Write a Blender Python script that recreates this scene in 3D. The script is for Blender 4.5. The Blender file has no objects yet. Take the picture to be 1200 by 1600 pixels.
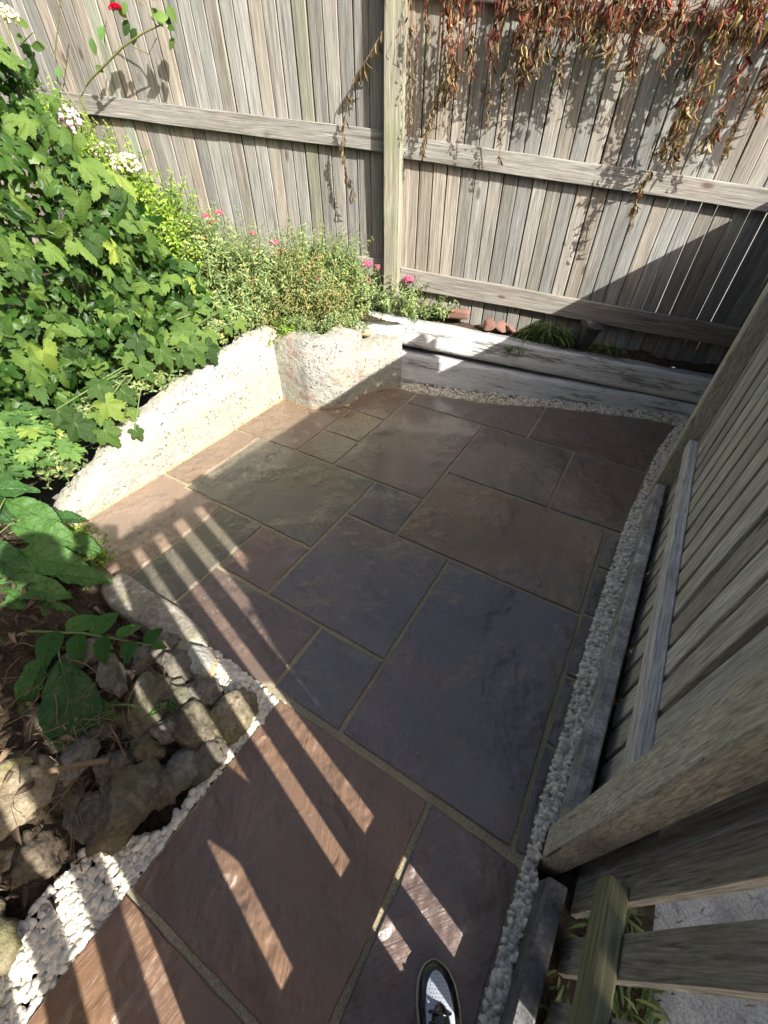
import bpy, bmesh, math, random
import numpy as np
from mathutils import Vector, Matrix, Euler
from mathutils import noise as mnoise

R = random.Random(11)
NR = np.random.RandomState(5)
S = bpy.context.scene
COL = S.collection

# ------------------------------------------------------------------ camera, sky, sun, exposure
cam_d = bpy.data.cameras.new('camera')
cam = bpy.data.objects.new('camera', cam_d); COL.objects.link(cam)
cam.matrix_world = Matrix(((0.856614, -0.354497, 0.374893, 0), (0.515945, 0.583456, -0.627200, 0), (0.003607, 0.730692, 0.682698, 1.5), (0, 0, 0, 1)))
cam_d.sensor_fit = 'VERTICAL'; cam_d.sensor_height = 36.0; cam_d.lens = 645.74 / 1600 * 36.0
cam_d.clip_start = 0.02; cam_d.clip_end = 200
S.camera = cam

SUN_EL, SUN_AZ = math.radians(36.6), math.radians(106.0)     # azimuth clockwise from +Y
SUN = Vector((math.cos(SUN_EL) * math.sin(SUN_AZ), math.cos(SUN_EL) * math.cos(SUN_AZ), math.sin(SUN_EL)))
world = bpy.data.worlds.new('World'); S.world = world; world.use_nodes = True
wn = world.node_tree
sky = wn.nodes.new('ShaderNodeTexSky'); sky.sky_type = 'NISHITA'; sky.sun_disc = False
sky.sun_elevation = SUN_EL; sky.sun_rotation = SUN_AZ; sky.air_density = 1.0; sky.dust_density = 5.0; sky.ozone_density = 0.6
bgn = wn.nodes['Background']; bgn.inputs['Strength'].default_value = 0.10
wn.links.new(sky.outputs[0], bgn.inputs['Color'])
sl = bpy.data.lights.new('sun', 'SUN'); sl.energy = 5.0; sl.angle = math.radians(0.5); sl.color = (1.0, 0.95, 0.87)
so = bpy.data.objects.new('sun', sl); COL.objects.link(so); so.rotation_euler = SUN.to_track_quat('Z', 'Y').to_euler()
so.location = SUN * 20
S.view_settings.view_transform = 'Standard'; S.view_settings.look = 'None'
S.view_settings.gamma = 1.0; S.view_settings.use_curve_mapping = False
S.view_settings.exposure = 1.15
S.render.engine = 'CYCLES'
S.cycles.max_bounces = 8; S.cycles.diffuse_bounces = 4; S.cycles.transparent_max_bounces = 8
S.cycles.use_denoising = True

# ------------------------------------------------------------------ helpers
def tag(o, label=None, cat=None, group=None, kind=None):
    if label: o['label'] = label
    if cat: o['category'] = cat
    if group: o['group'] = group
    if kind: o['kind'] = kind
    return o

def empty(name, loc, label, cat, group=None):
    o = bpy.data.objects.new(name, None); COL.objects.link(o); o.location = loc; o.empty_display_size = .05
    return tag(o, label, cat, group)

def link(name, me, mat=None, parent=None, M=None, color=None):
    o = bpy.data.objects.new(name, me); COL.objects.link(o)
    if mat is not None and not me.materials: me.materials.append(mat)
    if M is None: M = Matrix.Identity(4)
    if parent is not None:
        o.parent = parent
        M = parent_world(parent).inverted() @ M
    o.matrix_local = M if parent is not None else M
    if parent is None: o.matrix_world = M
    if color is not None: o.color = (*color[:3], 1)
    return o

def parent_world(p):
    M = p.matrix_basis.copy()
    q = p.parent
    while q is not None:
        M = q.matrix_basis @ M; q = q.parent
    return M

def mesh_np(name, V, F, smooth=True, mats=()):
    """V (n,3), F (m,k) uniform"""
    V = np.asarray(V, np.float32); F = np.asarray(F, np.int32)
    me = bpy.data.meshes.new(name)
    me.vertices.add(len(V)); me.vertices.foreach_set('co', V.ravel())
    k = F.shape[1]
    me.loops.add(F.size); me.loops.foreach_set('vertex_index', F.ravel())
    me.polygons.add(len(F)); me.polygons.foreach_set('loop_start', np.arange(0, F.size, k, dtype=np.int32))
    me.polygons.foreach_set('loop_total', np.full(len(F), k, np.int32))
    me.update(calc_edges=True); me.validate()
    me.polygons.foreach_set('use_smooth', np.full(len(me.polygons), smooth))
    for m in mats: me.materials.append(m)
    return me

def mesh_py(name, V, F, smooth=False, mats=()):
    me = bpy.data.meshes.new(name); me.from_pydata([tuple(v) for v in V], [], F); me.update()
    me.polygons.foreach_set('use_smooth', [smooth] * len(me.polygons))
    for m in mats: me.materials.append(m)
    return me

class Heap:
    """collects many small shapes for one joined mesh (triangles)"""
    def __init__(s): s.V = []; s.F = []; s.n = 0
    def add(s, V, F, M=None):
        V = np.asarray(V, float); F = np.asarray(F, int)
        if M is not None:
            A = np.array(M); V = V @ A[:3, :3].T + A[:3, 3]
        if F.shape[1] == 4: F = np.concatenate([F[:, [0, 1, 2]], F[:, [0, 2, 3]]])
        s.V.append(V); s.F.append(F + s.n); s.n += len(V)
    def mesh(s, name, mat, smooth=True):
        return mesh_np(name, np.concatenate(s.V), np.concatenate(s.F), smooth, (mat,))

def frame(axis, normal, loc=(0, 0, 0), scale=1.0):
    """matrix whose local Y runs along axis, local Z near normal"""
    y = Vector(axis).normalized(); z = Vector(normal); z = z - y * z.dot(y)
    if z.length < 1e-4: z = y.orthogonal()
    z.normalize(); x = y.cross(z)
    if not hasattr(scale, '__len__'): scale = (scale,) * 3
    M = Matrix((x * scale[0], y * scale[1], z * scale[2])).transposed().to_4x4(); M.translation = Vector(loc)
    return M

def tube_geo(pts, rad, n=6):
    pts = [Vector(p) for p in pts]; V = []; F = []
    ref = Vector((.31, .2, .93))
    for i, p in enumerate(pts):
        d = (pts[min(i + 1, len(pts) - 1)] - pts[max(i - 1, 0)]).normalized()
        a = d.cross(ref);
        if a.length < 1e-3: a = d.orthogonal()
        a.normalize(); b = d.cross(a)
        r = rad[i] if hasattr(rad, '__len__') else rad
        for k in range(n):
            t = 2 * math.pi * k / n
            V.append(p + a * (math.cos(t) * r) + b * (math.sin(t) * r))
    for i in range(len(pts) - 1):
        for k in range(n):
            F.append((i * n + k, i * n + (k + 1) % n, (i + 1) * n + (k + 1) % n, (i + 1) * n + k))
    return np.array([tuple(v) for v in V]), np.array(F)

def ico(sub):
    bm = bmesh.new(); bmesh.ops.create_icosphere(bm, subdivisions=sub, radius=1)
    V = np.array([v.co[:] for v in bm.verts]); F = np.array([[v.index for v in f.verts] for f in bm.faces]); bm.free()
    return V, F
ICO = {k: ico(k) for k in (1, 2, 3, 4)}

def fbm(p, sc, oct=4):
    return mnoise.fractal(Vector(p) * sc, 1.0, 2.0, oct)

def stone_geo(sub, rng, flat=.7, cuts=9, rough=.08, sc=1.6):
    """angular stone: sphere cut by random planes, then roughened"""
    V, F = ICO[sub]; V = V.copy()
    for _ in range(cuts):
        n = Vector((rng.uniform(-1, 1), rng.uniform(-1, 1), rng.uniform(-1, 1))).normalized(); d = rng.uniform(.55, .88)
        n = np.array(n); h = V @ n; over = np.clip(h - d, 0, None); V -= over[:, None] * n[None] * .92
    off = Vector((rng.uniform(0, 90), rng.uniform(0, 90), 0))
    if rough:
        for i in range(len(V)):
            V[i] *= 1 + rough * fbm(Vector(V[i]) + off, sc, 4)
    V[:, 2] *= flat
    return V, F

# ------------------------------------------------------------------ materials
class NT:
    def __init__(s, name):
        s.m = bpy.data.materials.new(name); s.m.use_nodes = True; s.t = s.m.node_tree
        s.b = s.t.nodes['Principled BSDF']; s.out = s.t.nodes['Material Output']
    def n(s, typ, ins=None, **kw):
        nd = s.t.nodes.new('ShaderNode' + typ)
        for k, v in kw.items(): setattr(nd, k, v)
        for k, v in (ins or {}).items(): s.put(nd.inputs[k], v)
        return nd
    def put(s, sock, v):
        if hasattr(v, 'links') or isinstance(v, bpy.types.NodeSocket): s.t.links.new(v, sock)
        else: sock.default_value = v
    def coord(s, which='Object', rnd=0.0, scale=(1, 1, 1)):
        tc = s.n('TexCoord'); v = tc.outputs[which]
        if rnd:
            oi = s.n('ObjectInfo'); mm = s.n('Math', {0: oi.outputs['Random'], 1: rnd}, operation='MULTIPLY')
            v = s.n('VectorMath', {0: v, 1: mm.outputs[0]}, operation='ADD').outputs[0]
        if scale != (1, 1, 1): v = s.n('VectorMath', {0: v, 1: scale}, operation='MULTIPLY').outputs[0]
        return v
    def noise(s, v, sc, det=5, ro=.55, dist=0.0):
        return s.n('TexNoise', {'Vector': v, 'Scale': sc, 'Detail': det, 'Roughness': ro, 'Distortion': dist}).outputs['Fac']
    def ramp(s, f, stops, interp='LINEAR'):
        r = s.n('ValToRGB', {0: f}); e = r.color_ramp; e.interpolation = interp
        while len(e.elements) < len(stops): e.elements.new(.5)
        for el, (p, c) in zip(e.elements, stops):
            el.position = p; el.color = (c, c, c, 1) if not hasattr(c, '__len__') else (*c, 1)
        return r.outputs[0]
    def mix(s, f, a, b, typ='MIX'):
        nd = s.n('Mix', data_type='RGBA', blend_type=typ)
        s.put(nd.inputs[0], f)
        for i, v in ((6, a), (7, b)):
            s.put(nd.inputs[i], (*v, 1) if hasattr(v, '__len__') and len(v) == 3 and not isinstance(v, bpy.types.NodeSocket) else v)
        return nd.outputs[2]
    def math(s, op, a, b=0.0, c=0.0):
        return s.n('Math', {0: a, 1: b, 2: c}, operation=op).outputs[0]
    def objcol(s): return s.n('ObjectInfo').outputs['Color']
    def objrnd(s): return s.n('ObjectInfo').outputs['Random']
    def island(s): return s.n('NewGeometry').outputs['Random Per Island']
    def fin(s, col=None, rough=None, bump=None, bd=.005, bs=1.0, spec=None):
        if col is not None: s.put(s.b.inputs['Base Color'], col if not (hasattr(col, '__len__') and len(col) == 3) else (*col, 1))
        if rough is not None: s.put(s.b.inputs['Roughness'], rough)
        if spec is not None: s.put(s.b.inputs['Specular IOR Level'], spec)
        if bump is not None:
            b = s.n('Bump', {'Height': bump, 'Distance': bd, 'Strength': bs}); s.t.links.new(b.outputs[0], s.b.inputs['Normal'])
        return s.m

def wood_mat(name, tint=(1, 1, 1), green=.25, dark=.3, rust=.25, gs=75, st=.03):
    t = NT(name)
    v = t.coord('Object', 53.0)
    vs = t.n('VectorMath', {0: v, 1: (1, 1, st)}, operation='MULTIPLY').outputs[0]
    g1 = t.noise(vs, gs, 8, .68, .9)
    g2 = t.noise(vs, 260, 5, .65, .1)
    lo = t.noise(t.n('VectorMath', {0: v, 1: (1, 1, .35)}, operation='MULTIPLY').outputs[0], 7, 4, .6)
    base = t.ramp(g1, [(.30, (.11 * tint[0], .10 * tint[1], .088 * tint[2])), (.43, (.27 * tint[0], .255 * tint[1], .23 * tint[2])), (.56, (.36 * tint[0], .345 * tint[1], .315 * tint[2])), (.72, (.50 * tint[0], .48 * tint[1], .44 * tint[2]))])
    c = t.mix(t.ramp(g2, [(.32, .75), (.6, 0.0)]), base, t.mix(1.0, base, (.45, .42, .4), 'MULTIPLY'))
    c = t.mix(t.ramp(lo, [(.5, 0.0), (.72, dark)]), c, (.12, .11, .10))
    grn = t.ramp(t.noise(v, 3.0, 4), [(.48, 0.0), (.7, green)])
    c = t.mix(grn, c, (.17, .2, .085))
    rs = t.ramp(t.noise(v, 5.3, 3), [(.55, 0.0), (.75, rust)])
    c = t.mix(rs, c, (.33, .2, .11))
    ck = t.noise(t.n('VectorMath', {0: v, 1: (1, 1, .03)}, operation='MULTIPLY').outputs[0], 130, 3, .5)
    c = t.mix(t.math('MULTIPLY', t.ramp(ck, [(.66, 0.0), (.70, .85)]), t.ramp(lo, [(.4, 0.0), (.55, 1.0)])), c, (.05, .045, .04))
    spk = t.noise(v, 260, 3, .6); c = t.mix(t.math('MULTIPLY', t.ramp(spk, [(.66, 0.0), (.72, .7)]), t.ramp(t.noise(v, 11, 4), [(.5, 0.0), (.62, 1.0)])), c, (.05, .045, .035))
    # knots
    vo = t.n('TexVoronoi', {'Vector': t.n('VectorMath', {0: v, 1: (1, 1, .4)}, operation='MULTIPLY').outputs[0], 'Scale': 6.5})
    kn = t.ramp(vo.outputs['Distance'], [(.05, .8), (.11, 0.0)])
    c = t.mix(kn, c, (.09, .06, .04))
    c = t.mix(1.0, c, t.objcol(), 'MULTIPLY')
    h = t.math('ADD', t.math('MULTIPLY', g1, .7), t.math('MULTIPLY', g2, .5))
    return t.fin(c, t.ramp(g1, [(.3, .9), (.8, .7)]), h, .004, .8, .3)

M_FENCE = wood_mat('weathered fence wood', (.96, .97, .97), green=.10, rust=.14)
M_RFENCE = wood_mat('shaded picket wood', (1.5, 1.49, 1.42), green=.2, dark=.3, rust=.15, gs=130, st=.05)
M_NPOST = wood_mat('spotted post wood', (1.4, 1.38, 1.28), green=.3, dark=.3, rust=.3, gs=170, st=.12)
M_POST = wood_mat('post wood', (1.0, 1.02, .92), green=.35)
M_MOSSY = wood_mat('mossy rail wood', (.72, .76, .48), green=.55, rust=0)

def painted_timber():
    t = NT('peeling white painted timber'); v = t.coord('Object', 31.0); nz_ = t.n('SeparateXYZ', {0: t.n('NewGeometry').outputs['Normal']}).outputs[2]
    vs = t.n('VectorMath', {0: v, 1: (.10, 1, 1)}, operation='MULTIPLY').outputs[0]
    g = t.noise(vs, 40, 8, .65, .8); g2 = t.noise(vs, 110, 4, .6)
    p = t.noise(v, 9, 6, .6)
    paint = t.mix(t.ramp(p, [(.42, 0.0), (.7, .45)]), (.84, .84, .83), (.55, .56, .55))
    crack = t.ramp(g, [(.31, .95), (.365, 0.0)])
    c = t.mix(crack, paint, (.09, .08, .065))
    peel = t.ramp(t.noise(vs, 16, 8, .78), [(.545, 0.0), (.575, .8)])
    c = t.mix(peel, c, (.2, .185, .16))
    c = t.mix(t.ramp(t.noise(v, 4.0, 3), [(.55, 0.0), (.75, .25)]), c, (.3, .33, .22))
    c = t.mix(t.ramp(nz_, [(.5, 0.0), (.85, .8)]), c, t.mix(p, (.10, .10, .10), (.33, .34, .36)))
    c = t.mix(1.0, c, t.objcol(), 'MULTIPLY')
    h = t.math('ADD', t.math('MULTIPLY', g, 1.0), t.math('MULTIPLY', g2, .4))
    return t.fin(c, .75, h, .012, 1.0, .3)
M_SLEEPER = painted_timber()

def render_wall(name, pink=False):
    t = NT(name); v = t.coord('Object')
    n1 = t.noise(v, 18, 8, .65); n2 = t.noise(v, 70, 5, .6); n3 = t.noise(v, 4.2, 5, .6); n4 = t.noise(v, 2.1, 3)
    c = t.mix(t.ramp(n1, [(.35, 0.0), (.62, .5)]), (.42, .415, .385), (.25, .24, .21))
    z = t.n('SeparateXYZ', {0: v}).outputs[2]
    c = t.mix(t.ramp(n3, [(.42, 0.0), (.66, .55)]), c, (.43, .42, .28))
    c = t.mix(t.ramp(n2, [(.62, 0.0), (.72, .75)]), c, (.13, .115, .09))
    sp = t.noise(v, 52, 6, .72, .4); cl = t.noise(v, 6.5, 4, .6)
    pit = t.math('MULTIPLY', t.ramp(sp, [(.59, 0.0), (.64, 1.0)]), t.ramp(cl, [(.50, 0.0), (.60, 1.0)]))
    c = t.mix(t.math('MULTIPLY', pit, .8), c, (.11, .10, .08))
    c = t.mix(t.ramp(t.noise(t.n('VectorMath', {0: v, 1: (1, 1, .35)}, operation='MULTIPLY').outputs[0], 13, 6, .7), [(.58, 0.0), (.7, .4)]), c, (.20, .20, .15))
    hc = t.noise(v, 7, 7, .62, 1.5)
    c = t.mix(t.ramp(hc, [(.492, 0.0), (.5, .7), (.508, 0.0)]), c, (.10, .09, .07))
    # horizontal shuttering lines left in the concrete
    wv = t.noise(t.n('VectorMath', {0: v, 1: (.6, .6, 9)}, operation='MULTIPLY').outputs[0], 3.2, 3)
    c = t.mix(t.ramp(wv, [(.62, 0.0), (.66, .35), (.7, 0.0)]), c, (.5, .46, .3))
    # grime band near the foot
    foot = t.ramp(t.math('ADD', z, t.math('MULTIPLY', n3, .05)), [(.02, .8), (.055, 0.0)])
    c = t.mix(foot, c, (.46, .33, .15))
    if pink:
        pk = t.ramp(t.noise(v, 7, 6, .62), [(.57, 0.0), (.65, .65)])
        pc = t.mix(n1, (.26, .14, .10), (.40, .28, .22))
        c = t.mix(pk, c, pc)
    h = t.math('SUBTRACT', t.math('ADD', t.math('MULTIPLY', n1, 1.0), t.math('MULTIPLY', n2, .35)), t.math('MULTIPLY', pit, .8))
    return t.fin(c, .9, h, .03 if pink else .022, 1.0, .2)
M_WALL = render_wall('old white render'); M_BUTT = render_wall('broken pinkish render', True)

def slab_mat():
    t = NT('riven sandstone'); tc = t.n('TexCoord').outputs['Object']; rnd = t.objrnd()
    ang = t.math('MULTIPLY', rnd, 97.0)
    vr = t.n('VectorRotate', {'Vector': tc, 'Angle': ang}, rotation_type='Z_AXIS').outputs[0]
    vr = t.n('VectorMath', {0: vr, 1: t.math('MULTIPLY', rnd, 61.0)}, operation='ADD').outputs[0]
    st = t.n('VectorMath', {0: vr, 1: (.8, 5.5, 1)}, operation='MULTIPLY').outputs[0]
    big = t.noise(st, 2.3, 5, .55, 1.1); mid = t.noise(st, 13, 7, .62, 1.2); fine = t.noise(vr, 90, 6, .7)
    # terraces: steps where one riven layer ends and the next starts
    ter = t.math('ADD', t.math('MULTIPLY', big, 11.0), t.math('MULTIPLY', mid, 1.5))
    fr = t.math('FRACT', ter)
    edge = t.ramp(fr, [(0.0, 1.0), (.055, 0.0), (.975, 0.0), (1.0, 1.0)])
    step = t.math('ADD', t.math('FLOOR', ter), t.ramp(fr, [(0.0, 0.0), (.035, 1.0)]))
    mask = t.ramp(t.noise(vr, 3.1, 4), [(.46, 0.0), (.62, 1.0)])
    blot = t.noise(vr, 3.6, 5, .6)
    oc = t.objcol()
    c = t.mix(t.ramp(blot, [(.35, .3), (.62, 0.0)]), oc, t.mix(1.0, oc, (.55, .58, .68), 'MULTIPLY'))
    c = t.mix(t.ramp(t.noise(vr, 2.2, 4), [(.45, 0.0), (.66, .28)]), c, t.mix(1.0, oc, (1.35, 1.12, .78), 'MULTIPLY'))
    c = t.mix(t.ramp(fine, [(.35, .3), (.65, 0.0)]), c, t.mix(1.0, c, (.62, .62, .64), 'MULTIPLY'))
    lite = t.math('MULTIPLY', edge, t.math('MULTIPLY', mask, .8))
    c = t.mix(lite, c, t.mix(.6, t.mix(1.0, oc, (1.9, 1.9, 1.9), 'MULTIPLY'), (.42, .40, .35)))
    # dried dusty film and cement haze here and there
    haze = t.ramp(t.noise(t.coord('Object', 17.0), 5.0, 6, .62), [(.6, 0.0), (.75, .28)])
    c = t.mix(haze, c, (.33, .31, .27))
    spk = t.ramp(t.noise(vr, 210, 2, .5), [(.70, 0.0), (.76, .5)])
    c = t.mix(spk, c, (.35, .32, .28))
    wet = t.ramp(t.noise(t.coord('Object', 9.0), 2.6, 4, .6), [(.40, .12), (.60, .38)])
    rough = t.math('ADD', wet, t.math('MULTIPLY', fine, .12))
    h = t.math('ADD', t.math('MULTIPLY', t.math('MULTIPLY', step, mask), .08), t.math('ADD', t.math('MULTIPLY', big, .09), t.math('MULTIPLY', fine, .05)))
    h = t.math('ADD', h, t.math('MULTIPLY', mid, .07))
    t.b.inputs['Coat Weight'].default_value = .5; t.b.inputs['Coat Roughness'].default_value = .12
    return t.fin(c, rough, h, .03, 1.0, .5)
M_SLAB = slab_mat()

def mortar_mat():
    t = NT('sandy mortar'); v = t.coord('Object'); n = t.noise(v, 150, 4, .7); n2 = t.noise(v, 5, 4)
    c = t.mix(t.ramp(n2, [(.35, 0.0), (.65, 1.0)]), (.50, .42, .27), (.36, .32, .23))
    c = t.mix(t.ramp(n, [(.4, .55), (.6, 0.0)]), c, (.12, .105, .08))
    return t.fin(c, .95, n, .006, 1.0, .2)
M_MORTAR = mortar_mat()

def pebble_mat():
    t = NT('white limestone chippings'); r = t.island(); v = t.coord('Object')
    c = t.ramp(r, [(0.0, (.28, .26, .23)), (.08, (.52, .50, .46)), (.35, (.68, .635, .54)), (.75, (.79, .735, .61)), (1.0, (.87, .81, .68))])
    c = t.mix(t.ramp(t.noise(v, 60, 4), [(.45, 0.0), (.7, .35)]), c, (.40, .37, .31))
    return t.fin(c, .75, t.noise(v, 240, 4, .7), .002, .6, .3)
M_PEB = pebble_mat()

def rock_mat():
    t = NT('rockery stone'); v = t.coord('Object', 23.0); n = t.noise(v, 9, 8, .7); f = t.noise(v, 60, 5, .7)
    c = t.ramp(n, [(.3, (.08, .072, .06)), (.5, (.21, .19, .155)), (.72, (.37, .34, .29))])
    c = t.mix(t.ramp(f, [(.36, .6), (.6, 0.0)]), c, (.06, .052, .042))
    c = t.mix(t.ramp(t.noise(v, 5, 4), [(.52, 0.0), (.68, .65)]), c, (.13, .14, .06))
    c = t.mix(1.0, c, t.objcol(), 'MULTIPLY')
    return t.fin(c, .92, t.math('ADD', n, t.math('MULTIPLY', f, .4)), .02, .9, .2)
M_ROCK = rock_mat()

def soil_mat():
    t = NT('dark garden soil'); v = t.coord('Object'); n = t.noise(v, 40, 8, .72); f = t.noise(v, 6, 5)
    c = t.ramp(n, [(.3, (.025, .018, .013)), (.5, (.075, .055, .038)), (.72, (.17, .13, .09))])
    c = t.mix(t.ramp(f, [(.5, 0.0), (.7, .5)]), c, (.10, .07, .05))
    return t.fin(c, .97, n, .03, 1.0, .1)
M_SOIL = soil_mat()

def ground_mat():
    t = NT('plain ground'); v = t.coord('Object'); n = t.noise(v, 3, 8, .7); f = t.noise(v, 90, 4)
    c = t.mix(n, (.24, .23, .2), (.36, .34, .3)); c = t.mix(t.math('MULTIPLY', f, .4), c, (.14, .13, .12))
    return t.fin(c, .95, f, .01, .6, .2)
M_GROUND = ground_mat()

def conc_mat():
    t = NT('grey concrete'); v = t.coord('Object'); n = t.noise(v, 5, 8, .65); f = t.noise(v, 160, 4, .7)
    c = t.mix(t.ramp(n, [(.38, 0.0), (.62, 1.0)]), (.27, .27, .265), (.5, .495, .48)); c = t.mix(t.ramp(t.noise(v, 22, 6, .7), [(.58, 0.0), (.66, .5)]), c, (.2, .2, .17)); c = t.mix(t.ramp(t.noise(v, 6, 7, .6, 1.2), [(.49, 0.0), (.5, .6), (.51, 0.0)]), c, (.12, .12, .11)); c = t.mix(t.ramp(f, [(.35, .6), (.55, 0.0)]), c, (.12, .12, .12))
    return t.fin(c, .9, f, .004, .8, .25)
M_CONC = conc_mat()

def gboard_mat():
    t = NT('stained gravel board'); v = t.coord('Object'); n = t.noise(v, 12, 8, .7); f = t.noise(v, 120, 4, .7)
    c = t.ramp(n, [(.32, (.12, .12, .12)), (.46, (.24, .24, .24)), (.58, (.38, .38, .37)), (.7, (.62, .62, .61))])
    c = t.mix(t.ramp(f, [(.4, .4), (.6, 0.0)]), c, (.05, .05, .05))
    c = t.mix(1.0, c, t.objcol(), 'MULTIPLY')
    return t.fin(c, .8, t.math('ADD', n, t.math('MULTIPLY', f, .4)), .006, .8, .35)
M_GBOARD = gboard_mat()

def leaf_mat(name, dark, mid, lite, yellow, ycut=.93, trans=.35, rough=.42, byobj=True, vein=0.0):
    t = NT(name); r = t.objrnd() if byobj else t.island()
    c = t.ramp(r, [(0.0, dark), (.4, mid), (.8, lite), (min(ycut, .99), lite), (1.0, yellow)])
    v = t.coord('Object')
    n = t.noise(v, 22, 4)
    c = t.mix(t.ramp(n, [(.35, .35), (.65, 0.0)]), c, t.mix(1.0, c, (.6, .62, .5), 'MULTIPLY'))
    h = n
    if vein:
        sx = t.n('SeparateXYZ', {0: v})
        ax = t.math('ABSOLUTE', sx.outputs[0])
        rib = t.ramp(ax, [(0.0, 1.0), (.018, 0.0)])
        sv = t.math('FRACT', t.math('MULTIPLY', t.math('SUBTRACT', sx.outputs[1], t.math('MULTIPLY', ax, .8)), vein))
        side = t.ramp(sv, [(0.0, 1.0), (.09, 0.0), (.91, 0.0), (1.0, 1.0)])
        vv = t.math('MAXIMUM', rib, t.math('MULTIPLY', side, .55))
        c = t.mix(t.math('MULTIPLY', vv, .22), c, t.mix(.5, lite, (.32, .4, .2)))
        h = t.math('SUBTRACT', n, t.math('MULTIPLY', vv, .8))
    t.fin(c, rough, h, .006, .8, .3)
    tr = t.n('BsdfTranslucent'); tc = t.mix(1.0, c, (1.4, 1.4, .55), 'MULTIPLY'); t.put(tr.inputs[0], tc)
    ms = t.n('MixShader', {0: trans}); t.t.links.new(t.b.outputs[0], ms.inputs[1]); t.t.links.new(tr.outputs[0], ms.inputs[2])
    t.t.links.new(ms.outputs[0], t.out.inputs[0])
    return t.m
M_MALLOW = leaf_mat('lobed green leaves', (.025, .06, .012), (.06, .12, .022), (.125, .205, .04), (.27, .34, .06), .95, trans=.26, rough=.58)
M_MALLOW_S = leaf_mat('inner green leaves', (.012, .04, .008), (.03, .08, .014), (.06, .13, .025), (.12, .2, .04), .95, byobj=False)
M_GERAN = leaf_mat('soft geranium leaves', (.07, .15, .045), (.11, .22, .06), (.17, .3, .08), (.3, .4, .09), .9)
M_BIGLEAF = leaf_mat('puckered dark leaves', (.025, .075, .02), (.045, .12, .03), (.075, .17, .04), (.11, .21, .05), .95, trans=.22, rough=.5, vein=7.0)
M_SPRIG = leaf_mat('mint green leaves', (.03, .10, .02), (.045, .14, .028), (.07, .18, .035), (.1, .22, .04), .95, vein=6.0)
M_VALER = leaf_mat('grey green small leaves', (.10, .16, .06), (.19, .28, .11), (.33, .42, .19), (.5, .46, .15), .8, byobj=False, rough=.6)
M_FINE = leaf_mat('yellow green fine leaves', (.09, .17, .02), (.17, .29, .035), (.3, .44, .06), (.5, .54, .1), .85, byobj=False)
M_SCRUB = leaf_mat('straw coloured scrub', (.13, .18, .07), (.24, .27, .10), (.40, .38, .15), (.5, .36, .17), .8, byobj=False, rough=.7)
M_WEED = leaf_mat('wilting weeds', (.05, .09, .025), (.10, .16, .05), (.18, .24, .09), (.3, .3, .14), .85, byobj=False, rough=.6)
M_DRY = leaf_mat('wilted vine leaves', (.08, .05, .03), (.20, .14, .08), (.38, .30, .17), (.55, .48, .28), .9, trans=.25, rough=.7)
M_DRY_S = leaf_mat('wilted vine leaves small', (.07, .045, .03), (.19, .13, .075), (.38, .30, .17), (.55, .48, .28), .9, trans=.25, rough=.7, byobj=False)
M_DRYRED = leaf_mat('reddened vine leaves', (.10, .035, .035), (.22, .08, .07), (.34, .17, .12), (.42, .3, .18), .9, trans=.25, rough=.6)
M_DRYRED_S = leaf_mat('reddened vine stalks', (.12, .02, .02), (.26, .05, .05), (.36, .10, .06), (.4, .2, .1), .9, trans=.2, rough=.6, byobj=False)
M_LITTER = leaf_mat('dead leaf litter', (.03, .022, .016), (.07, .05, .035), (.14, .10, .07), (.28, .2, .13), .85, trans=.05, rough=.9, byobj=False)

def plain(name, col, rough=.6, spec=.4, var=.15, sc=40, bump=.003, metal=0):
    t = NT(name); v = t.coord('Object'); n = t.noise(v, sc, 5, .6)
    c = t.mix(t.math('MULTIPLY', n, var * 2), col, tuple(x * .45 for x in col))
    t.b.inputs['Metallic'].default_value = metal
    return t.fin(c, rough, n, bump, .6, spec)
M_STEM = plain('green stem', (.14, .19, .06), .6)
M_TWIG = plain('brown twig', (.2, .14, .085), .85)
M_ROSESTEM = plain('rose cane', (.2, .2, .08), .6)
M_PINK = plain('deep pink petals', (.55, .09, .19), .6)
M_ROSE = plain('crimson rose petals', (.75, .02, .10), .5)
M_PALE = plain('pale pink petals', (.72, .42, .45), .6)
M_CREAM = plain('cream florets', (.72, .68, .45), .65)
M_MAUVE = plain('faded mauve florets', (.55, .42, .44), .7)
M_POT = plain('black plastic pot', (.05, .05, .054), .38, .5, .1)
M_TERRA = plain('broken terracotta', (.22, .12, .09), .9)
M_HOLE = plain('dark weep hole', (.03, .025, .02), .9, .1)
M_HEDGE = plain('dark hedge', (.02, .04, .012), .9, .1, .4, 25, .06)
M_SHOEBLK = plain('black patent leather', (.008, .008, .009), .16, .6, .05, 90, .0008)
M_SHOEWHT = plain('pale perforated leather', (.42, .46, .53), .5, .4, .1, 120, .001)
M_WELT = plain('cream shoe welt', (.55, .5, .36), .55)
M_TROUSER = plain('dark trousers', (.03, .032, .04), .9)
M_SKIN = plain('skin', (.55, .33, .24), .55)
M_SHIRT = plain('grey shirt', (.25, .26, .28), .9)
M_HAIR = plain('brown hair', (.05, .03, .02), .7)
M_PHONE = plain('black phone', (.02, .02, .02), .2)
M_LICHEN = None

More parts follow.
